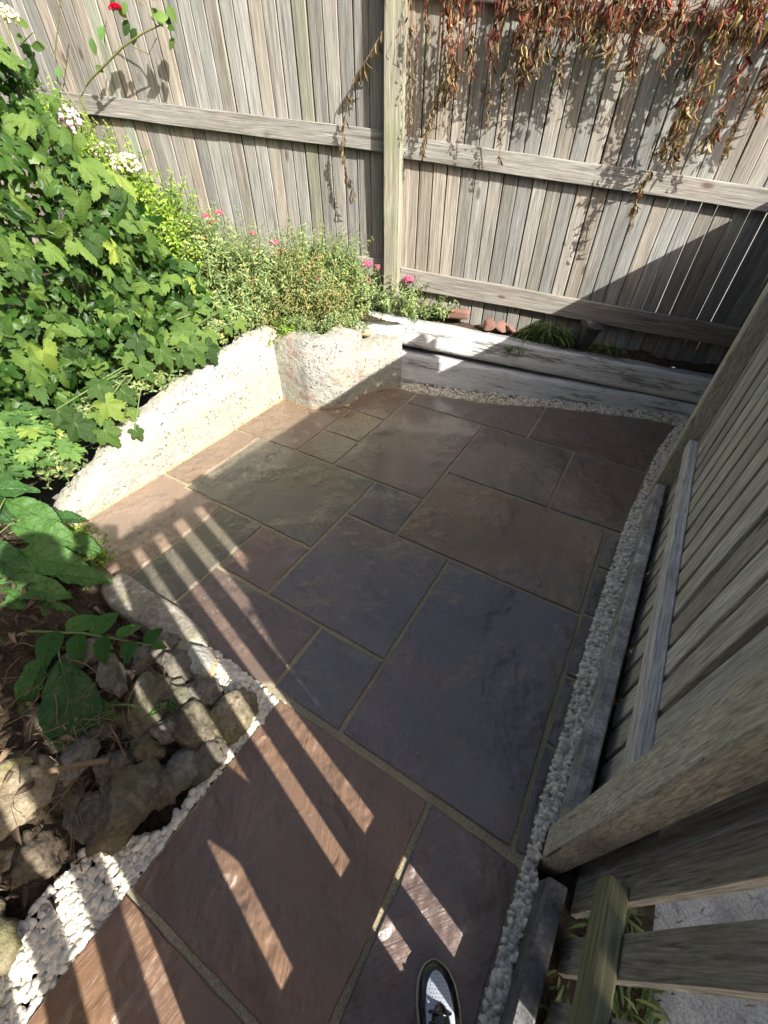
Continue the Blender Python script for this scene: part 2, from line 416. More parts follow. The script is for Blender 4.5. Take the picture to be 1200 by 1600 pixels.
# ------------------------------------------------------------------ timber
def plank_mesh(name, L, w, th, mat, segs=6, ch=.0025, warp=.0015, top=None, seed=0, axis='Z'):
    """plank with length along local +Z from 0, width on X, thickness on Y (front at y=0, back at +th)"""
    rg = random.Random(seed); hw = w / 2
    sec = [(-hw + ch, 0), (hw - ch, 0), (hw, ch), (hw, th - ch), (hw - ch, th), (-hw + ch, th), (-hw, th - ch), (-hw, ch)]
    V = []; F = []; zs = [L * i / segs for i in range(segs + 1)]
    o1 = rg.uniform(0, 50)
    for i, z in enumerate(zs):
        dx = warp * 2 * mnoise.noise(Vector((o1, z * 2, 0))); dy = warp * 2 * mnoise.noise(Vector((o1, z * 2, 7)))
        ew = warp * mnoise.noise(Vector((o1, z * 9, 3)))
        for (x, y) in sec:
            zz = z
            if top and i == segs: zz = z - top * (abs(x) / hw) ** 1.2 * 1.0 if top > 0 else z
            V.append((x + dx + (ew if x > 0 else -ew), y + dy, zz + (rg.uniform(-.001, .001) if 0 < i < segs else 0)))
    for i in range(segs):
        for k in range(8):
            a = i * 8 + k; b = i * 8 + (k + 1) % 8
            F.append((a, b, b + 8, a + 8))
    F.append(tuple(reversed(range(8))))
    nv = len(V)
    if top:
        tb = segs * 8; V.append((0, 0, L)); V.append((0, th, L))
        F.append((tb + 0, tb + 1, nv)); F.append((tb + 1, tb + 2, tb + 3, tb + 4, nv + 1, nv)); F.append((tb + 4, tb + 5, nv + 1)); F.append((tb + 5, tb + 6, tb + 7, tb + 0, nv, nv + 1))
    else:
        F.append(tuple(segs * 8 + k for k in range(8)))
    return mesh_py(name, V, F, False, (mat,))

FA = math.radians(17.0); FU = Vector((math.cos(FA), math.sin(FA), 0)); FN = Vector((math.sin(FA), -math.cos(FA), 0)); F0 = Vector((0, 3.44, 0))
def fp(s, off=0.0, z=0.0): return F0 + FU * s + FN * off + Vector((0, 0, z))

def plank_between(name, a, b, w, th, mat, parent, face, color=None, segs=8, seed=0, warp=.002, ch=.004, extra=None):
    """plank from a to b; width is perpendicular to face normal; front surface on the a-b line centre"""
    a = Vector(a); b = Vector(b); L = (b - a).length
    me = plank_mesh(name, L, w, th, mat, segs, ch, warp, None, seed)
    z = (b - a).normalized(); y = -Vector(face); y = (y - z * y.dot(z)).normalized(); x = y.cross(z)
    M = Matrix((x, y, z)).transposed().to_4x4(); M.translation = a
    return link(name, me, mat, parent, M, color or (1, 1, 1))

def tone(rg, lo=.8, hi=1.15, warm=.06):
    v = rg.uniform(lo, hi); w = rg.uniform(-warm, warm)
    return (v * (1 + w), v, v * (1 - w))

# ------------------------------------------------------------------ setting: ground
g = mesh_py('ground', [(-40, -40, -.32), (40, -40, -.32), (40, 40, -.32), (-40, 40, -.32)], [(0, 1, 2, 3)], False, (M_GROUND,))
tag(link('ground', g), 'plain grey brown ground beyond the garden', None, None, 'structure')

def slope(s): return -.095 * s
# path beyond the right fence
def box_mesh(name, x0, x1, y0, y1, z0, z1, mat):
    V = [(x0, y0, z0), (x1, y0, z0), (x1, y1, z0), (x0, y1, z0), (x0, y0, z1), (x1, y0, z1), (x1, y1, z1), (x0, y1, z1)]
    F = [(0, 3, 2, 1), (4, 5, 6, 7), (0, 1, 5, 4), (1, 2, 6, 5), (2, 3, 7, 6), (3, 0, 4, 7)]
    return mesh_py(name, V, F, False, (mat,))
tag(link('path', box_mesh('path', .56, 1.9, -3, 3.3, -.3, -.012, M_CONC)), 'grey concrete path behind the picket fence', None, None, 'structure')

_y = (-1.6, 2.2); _V = [(.335 + .038 * y, y, z) for y in _y for z in (-.31, .006)] + [(.57, y, z) for y in _y for z in (-.31, .006)]
tag(link('verge', mesh_py('verge', _V, [(0, 1, 3, 2), (4, 6, 7, 5), (1, 5, 7, 3), (0, 2, 6, 4), (0, 4, 5, 1), (2, 3, 7, 6)], False, (M_SOIL,))), 'strip of soil between the picket fence and the concrete path', None, None, 'structure')
# ------------------------------------------------------------------ patio
XW = -2.2
patio_outline = [(-2.205, .30), (-1.6, .30), (-1.0, .27), (-.64, .33), (-.66, -1.6), (.30, -1.6), (.285, .4), (.30, 1.2), (.34, 1.9), (.5, 3.34), (-.2, 3.09), (-1.2, 2.83), (-1.83, 2.72), (-1.83, 2.2), (-2.205, 2.2)]
V = [(x, y, -.007) for x, y in patio_outline] + [(x, y, -.12) for x, y in patio_outline]
n = len(patio_outline)
F = [tuple(range(n)), ] + [(i, i + n, (i + 1) % n + n, (i + 1) % n) for i in range(n)]
patio = link('patio', mesh_py('patio', V, F, False, (M_MORTAR,)), None)
bmx = bmesh.new(); bmx.from_mesh(patio.data); bmesh.ops.recalc_face_normals(bmx, faces=bmx.faces); bmesh.ops.triangulate(bmx, faces=[f for f in bmx.faces if len(f.verts) > 4]); bmx.to_mesh(patio.data); bmx.free()
tag(patio, 'riven sandstone patio with sandy mortar joints', None, None, 'structure')

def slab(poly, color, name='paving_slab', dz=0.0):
    """poly: ccw corners in metres; builds a slab with a softly uneven riven top and rough edge"""
    rg = random.Random(int(abs(poly[0][0] * 977 + poly[0][1] * 331) * 10))
    P = [Vector((x, y, 0)) for x, y in poly]; c = sum(P, Vector()) / len(P)
    J = .0085
    m = len(P); ins = []
    for i in range(m):     # inset by half a joint
        a, b, d = P[i - 1], P[i], P[(i + 1) % m]
        e1 = (b - a).normalized(); e2 = (d - b).normalized()
        n1 = Vector((-e1.y, e1.x, 0)); n2 = Vector((-e2.y, e2.x, 0))
        k = n1 + n2; k = k / max(k.dot(n1), .3)
        ins.append(b + k * J)
    ring = []
    for i in range(m):
        a, b = ins[i], ins[(i + 1) % m]; L = (b - a).length; k = max(1, int(L / .05))
        for j in range(k):
            p = a.lerp(b, j / k); e = (b - a).normalized(); nn = Vector((-e.y, e.x, 0))
            p = p + nn * (.0036 * mnoise.noise(p * 11) + .0024 * mnoise.noise(p * 47))
            ring.append(p)
    V = []; F = []; N = len(ring)
    for z, k in ((-.03, 0), (-.004, 0.0), (0.0, .0035)):
        for p in ring:
            d = (c - p).normalized(); q = p + d * k
            V.append((q.x - c.x, q.y - c.y, z + dz + (.0006 * mnoise.noise(p * 20) if z == 0 else 0)))
    for a in (0, 1):
        for i in range(N):
            F.append((a * N + i, a * N + (i + 1) % N, (a + 1) * N + (i + 1) % N, (a + 1) * N + i))
    V.append((0, 0, dz + .0006)); ci = len(V) - 1
    for i in range(N): F.append((2 * N + i, 2 * N + (i + 1) % N, ci))
    me = mesh_py(name, V, F, False, (M_SLAB,))
    M = Matrix.Translation((c.x, c.y, rg.uniform(-.0008, .0008)))
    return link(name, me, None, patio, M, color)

c0, c1, c2, c3, c4, c5, c6, c7, c8 = -2.2, -1.896, -1.59, -1.301, -.993, -.687, -.388, -.086, .213
r0, r1, r2, r3, r4, r5, r6, r7 = .36, .66, .972, 1.262, 1.577, 1.864, 2.183, 2.484
BR = (.235, .165, .115); GR = (.165, .15, .112); DK = (.155, .135, .12); PL = (.175, .125, .115); BL = (.13, .122, .122); TN = (.33, .22, .15); OL = (.2, .165, .1)
slabs = [
 ([(-1.79, r6), (c3, r6), (c3, 2.66), (-1.5, 2.66), (-1.62, 2.6), (-1.79, 2.56)], BR),
 ([(c0 + .005, r4 - .02), (c2, r4), (c2, r6), (c0 + .005, r6)], (.26, .18, .12)),
 ([(c2, r5), (c3, r5), (c3, r6), (c2, r6)], (.24, .19, .11)),
 ([(c2, r4), (c3, r4), (c3, r5), (c2, r5)], OL),
 ([(c3, r4), (c5, r4), (c5, r7), (c3, r7)], (.2, .15, .12)),
 ([(c3, r7), (c6, r7), (c6, 2.965), (-.7, 2.82), (c3, 2.66)], (.185, .15, .125)),
 ([(c6, r7 + .005), (.335, r7), (.375, 2.8), (.45, 3.17), (.28, 3.17), (-.1, 3.06), (c6, 2.965)], (.175, .115, .1)),
 ([(c5, r5), (c7, r5), (c7, r7), (c5, r7)], (.16, .14, .12)),
 ([(c7, r5), (.29, r5), (.335, r7), (c7, r7)], (.17, .115, .105)),
 ([(c5, r3), (c8, r3), (c8, r5), (c5, r5)], (.23, .16, .1)),
 ([(c4, r3), (c5, r3), (c5, r4), (c4, r4)], (.15, .135, .125)),
 ([(c1, r2), (c4, r2), (c4, r4), (c1, r4)], (.165, .155, .115)),
 ([(c0 + .005, r2 + .02), (c1, r2 + .02), (c1, r4), (c0 + .005, r4 - .02)], (.27, .19, .13)),
 ([(c0 + .005, .37), (c2, .37), (c2, r2), (c1, r2), (c1, r2 + .02), (c0 + .005, r2 + .02)], (.33, .235, .17)),
 ([(c2, .35), (c3, .35), (c3, r2), (c2, r2)], (.15, .14, .105)),
 ([(c3, r1), (c4, r1), (c4, r2), (c3, r2)], (.225, .145, .105)),
 ([(c3, .34), (c5 - .05, .345), (c5, .38), (c5, r1), (c3, r1)], (.165, .12, .1)),
 ([(c5, r0), (c6, r0), (c6, r1), (c5, r1)], BL),
 ([(c4, r1), (c6, r1), (c6, r3), (c4, r3)], (.155, .135, .125)),
 ([(c6, r0), (c8, r0), (c8, r3), (c6, r3)], (.152, .128, .13)),
 ([(-.645, -.25), (-.038, -.245), (-.038, r0 - .008), (-.645, r0 - .008)], (.30, .175, .105)),
 ([(-.036, -.5), (.245, -.5), (.248, .345), (-.036, r0 - .008)], (.21, .14, .12)),
 ([(-.65, -.85), (-.19, -.85), (-.19, -.245), (-.65, -.25)], (.30, .175, .105)),
 ([(-.19, -.85), (-.036, -.85), (-.036, -.245), (-.19, -.245)], (.3, .19, .12)),
 ([(-.65, -1.5), (.245, -1.5), (.245, -.85), (-.65, -.85)], (.28, .19, .13)),
 ([(-.036, -.85), (.245, -.85), (.245, -.5), (-.036, -.5)], (.28, .19, .13)),
]
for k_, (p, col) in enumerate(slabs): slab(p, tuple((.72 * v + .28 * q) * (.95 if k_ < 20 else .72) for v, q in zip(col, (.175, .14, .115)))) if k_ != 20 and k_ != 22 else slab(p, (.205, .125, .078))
# cut edging strips along the gravel on the right
for y0, y1, x1a, x1b in ((.36, .69, .25, .256), (.69, .965, .256, .26), (.965, 1.28, .26, .268), (1.28, 1.575, .268, .28), (1.575, 1.86, .28, .292)):
    slab([(c8, y0), (x1a, y0), (x1b, y1), (c8, y1)], (.13, .125, .12))

# ------------------------------------------------------------------ soil
def smooth(a, b, x):
    t = min(1, max(0, (x - a) / (b - a))); return t * t * (3 - 2 * t)

def ruled(name, A, B, nu, nv, zf, mat):
    V = []; F = []
    la = [0]
    for i in range(1, len(A)): la.append(la[-1] + (Vector(A[i]) - Vector(A[i - 1])).length)
    for i in range(nu + 1):
        t = la[-1] * i / nu; k = 0
        while k < len(A) - 2 and la[k + 1] < t: k += 1
        f = (t - la[k]) / (la[k + 1] - la[k])
        a = Vector(A[k]).lerp(Vector(A[k + 1]), f); b = Vector(B[k]).lerp(Vector(B[k + 1]), f)
        for j in range(nv + 1):
            p = a.lerp(b, j / nv); q = Vector((p.x, p.y, 0))
            V.append((p.x, p.y, p.z + zf(q)))
    for i in range(nu):
        for j in range(nv):
            a = i * (nv + 1) + j; F.append((a, a + nv + 1, a + nv + 2, a + 1))
    return mesh_np(name, V, F, True, (mat,))
zn = lambda q: .035 * fbm(q, 5, 4) + .012 * fbm(q, 30, 3)
A = [(-2.3, -.3, .30), (-2.3, .35, .16), (-2.3, .8, .32), (-2.3, 1.3, .42), (-2.3, 2.15, .46), (-1.86, 2.3, .47), (-1.78, 2.62, .47), (fp(-1.35, .15)[0], fp(-1.35, .15)[1], .425), (fp(-.4, .15)[0], fp(-.4, .15)[1], .335), (fp(.75, .15)[0], fp(.75, .15)[1], .222)]
Bx = [(-5.5, -.6, .35), (-5.5, .4, .4), (-5.5, 1.2, .45), fp(-5.2, -.3, .48)[:], fp(-3.2, -.3, .48)[:], fp(-2.3, -.3, .48)[:], fp(-1.9, -.3, .48)[:], fp(-1.4, -.3, .50)[:], fp(-.4, -.3, .44)[:], fp(.75, -.3, .33)[:]]
tag(link('flower_bed_soil', ruled('soil', A, Bx, 150, 40, zn, M_SOIL)), 'dark soil of the raised flower bed along the fence', None, None, 'structure')
def bedz(x, y):
    e = smooth(-.76, -1.15, x); h = .03 + .17 * e + .12 * smooth(-1.2, -2.0, x)
    h *= 1 - .92 * smooth(.1, .33, y) * smooth(-2.1, -1.5, x)
    return h
V = []; F = []; nx, ny = 110, 90
for i in range(nx + 1):
    for j in range(ny + 1):
        x = -3.6 + (3.6 - .60) * i / nx; y = -1.9 + (1.9 + .345) * j / ny
        q = Vector((x, y, 0)); k = smooth(-.70, -.85, x)
        V.append((x, y, bedz(x, y) - .05 + k * (.045 * fbm(q, 5, 4) + .014 * fbm(q, 35, 3)) - .03 * (1 - k)))
for i in range(nx):
    for j in range(ny):
        a = i * (ny + 1) + j; F.append((a, a + ny + 1, a + ny + 2, a + 1))
tag(link('rockery_soil', mesh_np('soil2', V, F, True, (M_SOIL,))), 'dark crumbly soil between the rockery stones', None, None, 'structure')

# ------------------------------------------------------------------ rendered wall (left)
def wall_mesh(name, path, top, mat, nu, nv, th=.13, rough=.012, bulge=.0):
    """path: list of (x,y); top(t)->height; front face on the right of travel"""
    P = [Vector((x, y, 0)) for x, y in path]; L = [0]
    for i in range(1, len(P)): L.append(L[-1] + (P[i] - P[i - 1]).length)
    V = []; F = []
    prof = [(0, z) for z in np.linspace(0, 1, nv)] + [(.08, 1.0), (.3, 1.0), (.6, 1.0), (1.0, .98)] + [(1.0, .5), (1.0, 0.0)]
    for i in range(nu + 1):
        t = L[-1] * i / nu; k = 0
        while k < len(P) - 2 and L[k + 1] < t: k += 1
        f = (t - L[k]) / (L[k + 1] - L[k]); p = P[k].lerp(P[k + 1], f)
        def nrm(k): e = (P[k + 1] - P[k]).normalized(); return Vector((e.y, -e.x, 0))
        nn = nrm(k)
        if k + 1 < len(P) - 1 and f > .9: nn = nn.lerp(nrm(k + 1), (f - .9) * 5)
        if k > 0 and f < .1: nn = nn.lerp(nrm(k - 1), (.1 - f) * 5)
        H = top(t, p)
        for (d, z) in prof:
            zz = -.06 + (H + .06) * z
            q = p - nn * (d * th) ; q.z = zz
            dd = rough * (fbm(q, 5, 5) + .35 * fbm(q, 26, 3))
            rnd = -.006 * smooth(.95, 1.0, z) if d == 0 else 0
            q = q + nn * (dd + rnd) * (1 if d == 0 else .6)
            if z > .9: q.z += rough * 1.2 * fbm(q, 9, 3)
            V.append(q[:])
    m = len(prof)
    for i in range(nu):
        for j in range(m - 1):
            a = i * m + j; F.append((a, a + m, a + m + 1, a + 1))
    return mesh_np(name, V, F, True, (mat,))
wall = empty('garden_wall', (-2.25, 1.3, 0), 'low white rendered retaining wall along the left side of the patio', 'wall')
def wtop(t, p):
    return np.interp(p.y, [.38, .46, .62, .77, 1.0, 1.24, 1.62, 1.93, 2.2], [.06, .11, .20, .28, .355, .415, .475, .51, .485]) + .012 * fbm(p, 6, 3)
link('wall_face', wall_mesh('wall_face', [(-2.2, 2.21), (-2.2, .38)][::-1][::-1], wtop, M_WALL, 170, 46, .10), None, wall)
butt = wall_mesh('buttress', [(-1.56, 2.78), (-1.70, 2.64), (-1.80, 2.46), (-1.795, 2.2), (-2.22, 2.2)], lambda t, p: .49 + .012 * fbm(p, 5, 3) - .13 * smooth(2.36, 2.56, p.y) - .05 * smooth(-1.95, -2.2, p.x), M_BUTT, 110, 46, .16, .007)
link('buttress', butt, None, wall)
# weep holes near the foot and mid height
disc = mesh_np('weep_hole', *(lambda V, F: (V * np.array([.011, .004, .011]), F))(*ICO[2]), True, (M_HOLE,))
for (y, z) in ((.85, .045), (.90, .05), (.95, .055), (1.98, .05), (2.03, .055), (2.08, .06), (1.22, .17), (1.25, .2), (1.18, .13), (1.27, .235), (1.33, .20)):
    M = Matrix.Translation((-2.195, y, z)) @ Matrix.Rotation(math.radians(90), 4, 'Z') @ Matrix.Scale(R.uniform(.8, 1.25), 4)
    link('weep_hole', disc, None, wall, M)

# ------------------------------------------------------------------ sleepers
def sleeper(name, s0, s1, z0a, z0b, h, off, depth, label, seed, color=(1, 1, 1), endround=0.0):
    a = fp(s0, off); b = fp(s1, off); a.z = z0a; b.z = z0b
    L = (b - a).length; nx, rg = 70, random.Random(seed); V = []; F = []
    sec = []
    for k in range(7): sec.append((0, k / 6))
    for k in range(1, 6): sec.append((k / 5, 1))
    for k in range(1, 5): sec.append((1, 1 - k / 4))
    for k in range(1, 5): sec.append((1 - k / 4, 0))
    sec = sec[:-1]
    m = len(sec)
    for i in range(nx + 1):
        t = i / nx
        er = 1.0
        if endround: er = smooth(-.02, endround, t)
        for (d, z) in sec:
            x = L * t; cz = (z - .5) * h * (.55 + .45 * er) + h / 2; yy = d * depth
            if z in (0, 1) and d in (0, 1): cz -= .005 * (1 if z == 1 else -1); yy += .004 * (1 if d == 0 else -1)
            q = Vector((x, yy, cz))
            nz = .005 * fbm(q + Vector((seed, 0, 0)), 3, 4) + .005 * fbm(Vector((q.x * .3, q.y, q.z)) + Vector((seed, 0, 0)), 26, 3)
            yy += nz * (1 if d < .5 else -1); cz += (nz if z == 1 else 0)
            V.append((x, yy, cz))
    for i in range(nx):
        for j in range(m):
            F.append((i * m + j, (i + 1) * m + j, (i + 1) * m + (j + 1) % m, i * m + (j + 1) % m))
    me = mesh_np(name, V, F, True, (M_SLEEPER,))
    bm = bmesh.new(); bm.from_mesh(me); bm.verts.ensure_lookup_table()
    bm.faces.new([bm.verts[j] for j in range(m)]); bm.faces.new([bm.verts[nx * m + j] for j in reversed(range(m))]); bmesh.ops.recalc_face_normals(bm, faces=bm.faces); bm.to_mesh(me); bm.free()
    x = (b - a).normalized(); y = -FN; z = x.cross(y); M = Matrix((x, y, z)).transposed().to_4x4(); M.translation = a
    return tag(link(name, me, None, None, M, color), label, 'railway sleeper', 'white painted timber sleepers edging the flower bed')
sleeper('railway_sleeper', -2.12, .62, .33, .07, .185, .2, .09, 'upper white painted timber sleeper under the back fence, pot standing on it', 3)
sleeper('railway_sleeper', -1.72, .62, .0, -.18, .25, .21, .12, 'lower white painted timber sleeper resting on the gravel strip', 8, (.93, .95, .97), .015)

# ------------------------------------------------------------------ back fence
fence_l = empty('wooden_fence', fp(-3.4, 0, .4), 'weathered vertical board fence left of the tall post, plants in front', 'fence')
fence_r = empty('wooden_fence', fp(-.5, 0, .4), 'weathered vertical board fence right of the tall post, hung with wilted vine', 'fence')
PW = .087
var = [plank_mesh('paling', 1.90, .0845, .018, M_FENCE, 8, .0035, .0012, None, i) for i in range(6)]
rg = random.Random(4)
def palings(parent, s0, s1, zoff):
    s = s0
    while s < s1:
        b = .40 + slope(s + 1.2) + zoff + rg.uniform(-.01, .012)
        x = FU; y = -FN; z = Vector((0, 0, 1)); M = Matrix((x, y, z)).transposed().to_4x4()
        M = M @ Matrix.Rotation(rg.uniform(-.0012, .0012), 4, 'Y') @ Matrix.Scale((rg.uniform(.94, .955) if rg.random() < .5 else .985) if s > -.05 else rg.uniform(.945, .985), 4, (1, 0, 0))
        M.translation = fp(s + rg.uniform(-.001, .001), rg.uniform(-.002, .002), b)
        c = tone(rg, .72, 1.2, .07)
        if rg.random() < .06: c = (c[0] * .96, c[1] * 1.03, c[2] * .9)
        link('paling', var[rg.randrange(6)], None, parent, M, c); s += PW
palings(fence_r, -1.645, .78, 0)
palings(fence_l, -1.70 - PW * 43, -1.69, .0)
def rail(parent, s0, s1, ztop_at, k, h, th=.036, mat=M_FENCE, seed=0, col=None):
    a = fp(s0, th); b = fp(s1, th); a.z = ztop_at + k * (s0 + 1.7) - h / 2; b.z = ztop_at + k * (s1 + 1.7) - h / 2
    plank_between('rail', a, b, h, th - .001, mat, parent, FN, col or tone(rg, .95, 1.15, .03), 14, seed, .003, .003)
rail(fence_r, -1.70, .75, .765, -.097, .122, seed=1)
rail(fence_r, -1.70, .75, 1.455, -.096, .1, seed=2)
rail(fence_r, -1.70, .75, 2.10, -.095, .11, seed=3)
rail(fence_l, -5.3, -1.80, .80, -.05, .11, seed=4)
rail(fence_l, -5.3, -1.80, 1.47, -.082, .1, seed=5)
rail(fence_l, -5.3, -1.80, 2.16, -.07, .1, seed=6)
a = fp(-1.755, .10, .2); b = fp(-1.755, .10, 2.4)
post = plank_between('fence_post', a, b, .108, .099, M_POST, None, FN, (1.05, 1.05, 1.0), 12, 9, .002, .006)
tag(post, 'tall square fence post where the two back fence sections meet', 'fence post')
post.data.name = 'fence_post'

# ------------------------------------------------------------------ right picket fence
def rx(y): return .33 + .03 * y           # patio side face of the rails
rf = empty('picket_fence', (rx(.4), .4, 0), 'shaded grey picket fence with pointed tops running along the right side', 'fence')
RN = Vector((-1, .03, 0)).normalized(); RU = Vector((.03, 1, 0)).normalized()
def rp(y, d=0.0, z=0.0): return Vector((rx(y) - d, y, z))    # d towards the patio
pv = [plank_mesh('picket', 1.72, .0695, .018, M_RFENCE, 8, .002, .002, .045, 40 + i) for i in range(5)]
pw = [plank_mesh('picket', 1.72, .087, .019, M_RFENCE, 8, .002, .002, .05, 50 + i) for i in range(5)]
bk = [plank_mesh('backing_board', .90, .105, .016, M_RFENCE, 5, .002, .002, None, 60 + i) for i in range(4)]
bk2 = [plank_mesh('upper_backing_board', .72, .118, .016, M_RFENCE, 5, .001, .001, None, 70 + i) for i in range(3)]
def rmat(y, d, z):
    # local X along fence, local Y away from the patio, local Z up
    y_ax = -RN; z_ax = Vector((0, 0, 1)); x_ax = y_ax.cross(z_ax)
    M = Matrix((x_ax, y_ax, z_ax)).transposed().to_4x4(); M.translation = rp(y, d, z); return M
rg = random.Random(9)
# near bay: open pickets, gaps centred so that the sun throws stripes
GC = [.285 - .1185 * k for k in range(14)]
ys = [g_ - .059 for g_ in GC]
for y in ys:
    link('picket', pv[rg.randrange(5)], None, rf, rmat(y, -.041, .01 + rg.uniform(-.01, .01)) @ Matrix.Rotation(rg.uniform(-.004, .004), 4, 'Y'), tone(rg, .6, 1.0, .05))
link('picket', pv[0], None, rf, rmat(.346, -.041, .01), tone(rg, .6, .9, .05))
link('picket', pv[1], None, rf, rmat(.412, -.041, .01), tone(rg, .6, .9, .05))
# far bay: pickets close together with backing boards
y = .45
while y < 2.27:
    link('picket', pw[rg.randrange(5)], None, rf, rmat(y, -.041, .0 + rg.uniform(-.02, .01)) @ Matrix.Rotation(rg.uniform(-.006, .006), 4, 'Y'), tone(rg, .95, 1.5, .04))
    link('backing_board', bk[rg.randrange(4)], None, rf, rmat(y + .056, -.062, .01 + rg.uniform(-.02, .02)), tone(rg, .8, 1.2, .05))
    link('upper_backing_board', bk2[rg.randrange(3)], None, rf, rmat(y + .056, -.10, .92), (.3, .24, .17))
    y += .112
link('backing_board', bk[0], None, rf, rmat(2.235, -.045, .0), (.8, .8, .75)); link('backing_board', bk[1], None, rf, rmat(2.235, -.045, .8), (.8, .8, .75)); link('backing_board', bk[1], None, rf, rmat(2.30, -.062, .0), (.8, .8, .75)); link('backing_board', bk[2], None, rf, rmat(2.30, -.062, .8), (.8, .8, .75))  # boards added to block sun leaking between the last picket and the far post
def rrail(y0, y1, zb, zt, mat, d=0.0, th=.04, col=(1, 1, 1), seed=0, name='rail'):
    a = rp(y0, d, (zb + zt) / 2); b = rp(y1, d, (zb + zt) / 2)
    plank_between(name, a, b, zt - zb, th, mat, rf, RN, col, 14, seed, .002, .004)
rrail(-1.5, .335, .31, .388, M_MOSSY, col=(1, 1, 1), seed=21)
rrail(.475, 2.24, .325, .39, M_RFENCE, col=(1.5, 1.55, 1.7), seed=22)
rrail(-1.5, .335, 1.60, 1.68, M_RFENCE, seed=23)
rrail(.475, 2.24, 1.60, 1.68, M_RFENCE, seed=24)
def gb(y0, y1, cc=(1, 1, 1)):
    V = []; F = []; n_ = 24
    for i in range(n_ + 1):
        y = y0 + (y1 - y0) * i / n_; x = .283 + .038 * y; e = .004 * fbm(Vector((y, 0, 0)), 6, 3)
        for (dx, z) in ((0, -.08), (0, .095), (.006, .103), (.04, .106 + e), (.046, .10), (.046, -.08)): V.append((x + dx + (e if dx == 0 else 0), y, z + (e if z > 0 else 0)))
    for i in range(n_):
        for j in range(5): F.append((i * 6 + j, i * 6 + j + 1, i * 6 + j + 7, i * 6 + j + 6))
    V2 = [Vector(v) for v in V]; F.append((0, 5, 4, 3)); F.append((0, 3, 2, 1))
    me = mesh_py('gravel_board', V2, F, False, (M_GBOARD,))
    bm = bmesh.new(); bm.from_mesh(me); bmesh.ops.recalc_face_normals(bm, faces=bm.faces); bm.to_mesh(me); bm.free()
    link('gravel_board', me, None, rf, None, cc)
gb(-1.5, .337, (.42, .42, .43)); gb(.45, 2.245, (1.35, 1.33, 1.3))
# posts
def rpost(x, y, w, dpt, H, col, label):
    me = plank_mesh('fence_post', H, w, dpt, M_NPOST, 10, .006, .002, None, int(y * 50))
    M = Matrix(((0, 1, 0, x), (1, 0, 0, y), (0, 0, 1, -.1), (0, 0, 0, 1)))
    M = Matrix((Vector((0, -1, 0)), Vector((1, 0, 0)), Vector((0, 0, 1)))).transposed().to_4x4(); M.translation = (x, y, -.1)
    return tag(link('fence_post', me, None, None, M, col), label, 'fence post')
rpost(.289, .432, .094, .062, 1.8, (1.4, 1.38, 1.3), 'thick lichen spotted post of the picket fence nearest the camera')
rpost(.362, 2.29, .07, .085, 1.82, (1.4, 1.4, 1.38), 'slim grey post at the far end of the tall pickets')
# low plain fence beyond the far post
lf = empty('low_fence', (.46, 2.9, 0), 'low plain board fence between the far post and the back fence', 'fence')
lowv = [plank_mesh('board', 1.38, .103, .018, M_RFENCE, 4, .002, .002, None, 80 + i) for i in range(3)]
lu = Vector((.17, 1.2, 0)).normalized(); ln = Vector((-lu.y, lu.x, 0))
y_ax = -ln; x_ax = y_ax.cross(Vector((0, 0, 1)))
for i in range(14):
    p = Vector((.462, 2.30, .0)) + lu * (.1 * i)
    M = Matrix((x_ax, y_ax, Vector((0, 0, 1)))).transposed().to_4x4(); M.translation = p
    link('board', lowv[i % 3], None, lf, M, tone(rg, .6, .9, .05))
plank_between('capping', Vector((.455, 2.33, 1.39)), Vector((.455, 2.33, 1.39)) + lu * 1.3, .03, .05, M_RFENCE, lf, ln, (.9, .9, .9), 6, 5)

# ------------------------------------------------------------------ gravel
PEBV = [stone_geo(2, random.Random(i), R.uniform(.5, .8), 13, .07, 2.0) for i in range(14)]
PEBL = [stone_geo(1, random.Random(100 + i), R.uniform(.6, .85), 5, 0) for i in range(14)]
def gravel(name, region, count, zf, size, label, lowres=False):
    """region(rng)->(x,y) or None"""
    h = Heap(); rr = random.Random(hash(len(name)) + count); k = 0; src = PEBL if lowres else PEBV
    while k < count:
        p = region(rr)
        if p is None: continue
        x, y, lay = p[0], p[1], rr.random()
        sz = rr.uniform(*size) * rr.choice((.75, 1, 1, 1.15)) * .5
        Mx = Matrix.Translation((x, y, zf(x, y) + lay * sz * .9 - sz * .2)) @ Euler((rr.uniform(-.6, .6), rr.uniform(-.6, .6), rr.uniform(0, 6.3))).to_matrix().to_4x4() @ Matrix.Diagonal((sz * rr.uniform(1.0, 1.45), sz * rr.uniform(.75, 1.05), sz, 1))
        h.add(*src[rr.randrange(len(src))], Mx); k += 1
    return tag(link(name, h.mesh(name, M_PEB)), label, None, None, 'stuff')
def reg_right(r_):
    y = r_.uniform(-.9, 3.36); xo = .286 + .038 * y + .02 * max(0, y - 2.2)
    xi = np.interp(y, [-.9, .35, .7, 1.2, 1.86, 2.48, 2.9, 3.2], [.25, .253, .26, .268, .295, .34, .385, .455])
    if y > 1: xi -= .004
    x = r_.uniform(xi - .002, xo - .003)
    if y > 2.15: x = r_.uniform(xi + .006, xi + .1 + .03 * (y - 2.15))
    if abs(y - .405) < .07 and x > .28: return None
    return x, y
def right_shift(f):
    return f


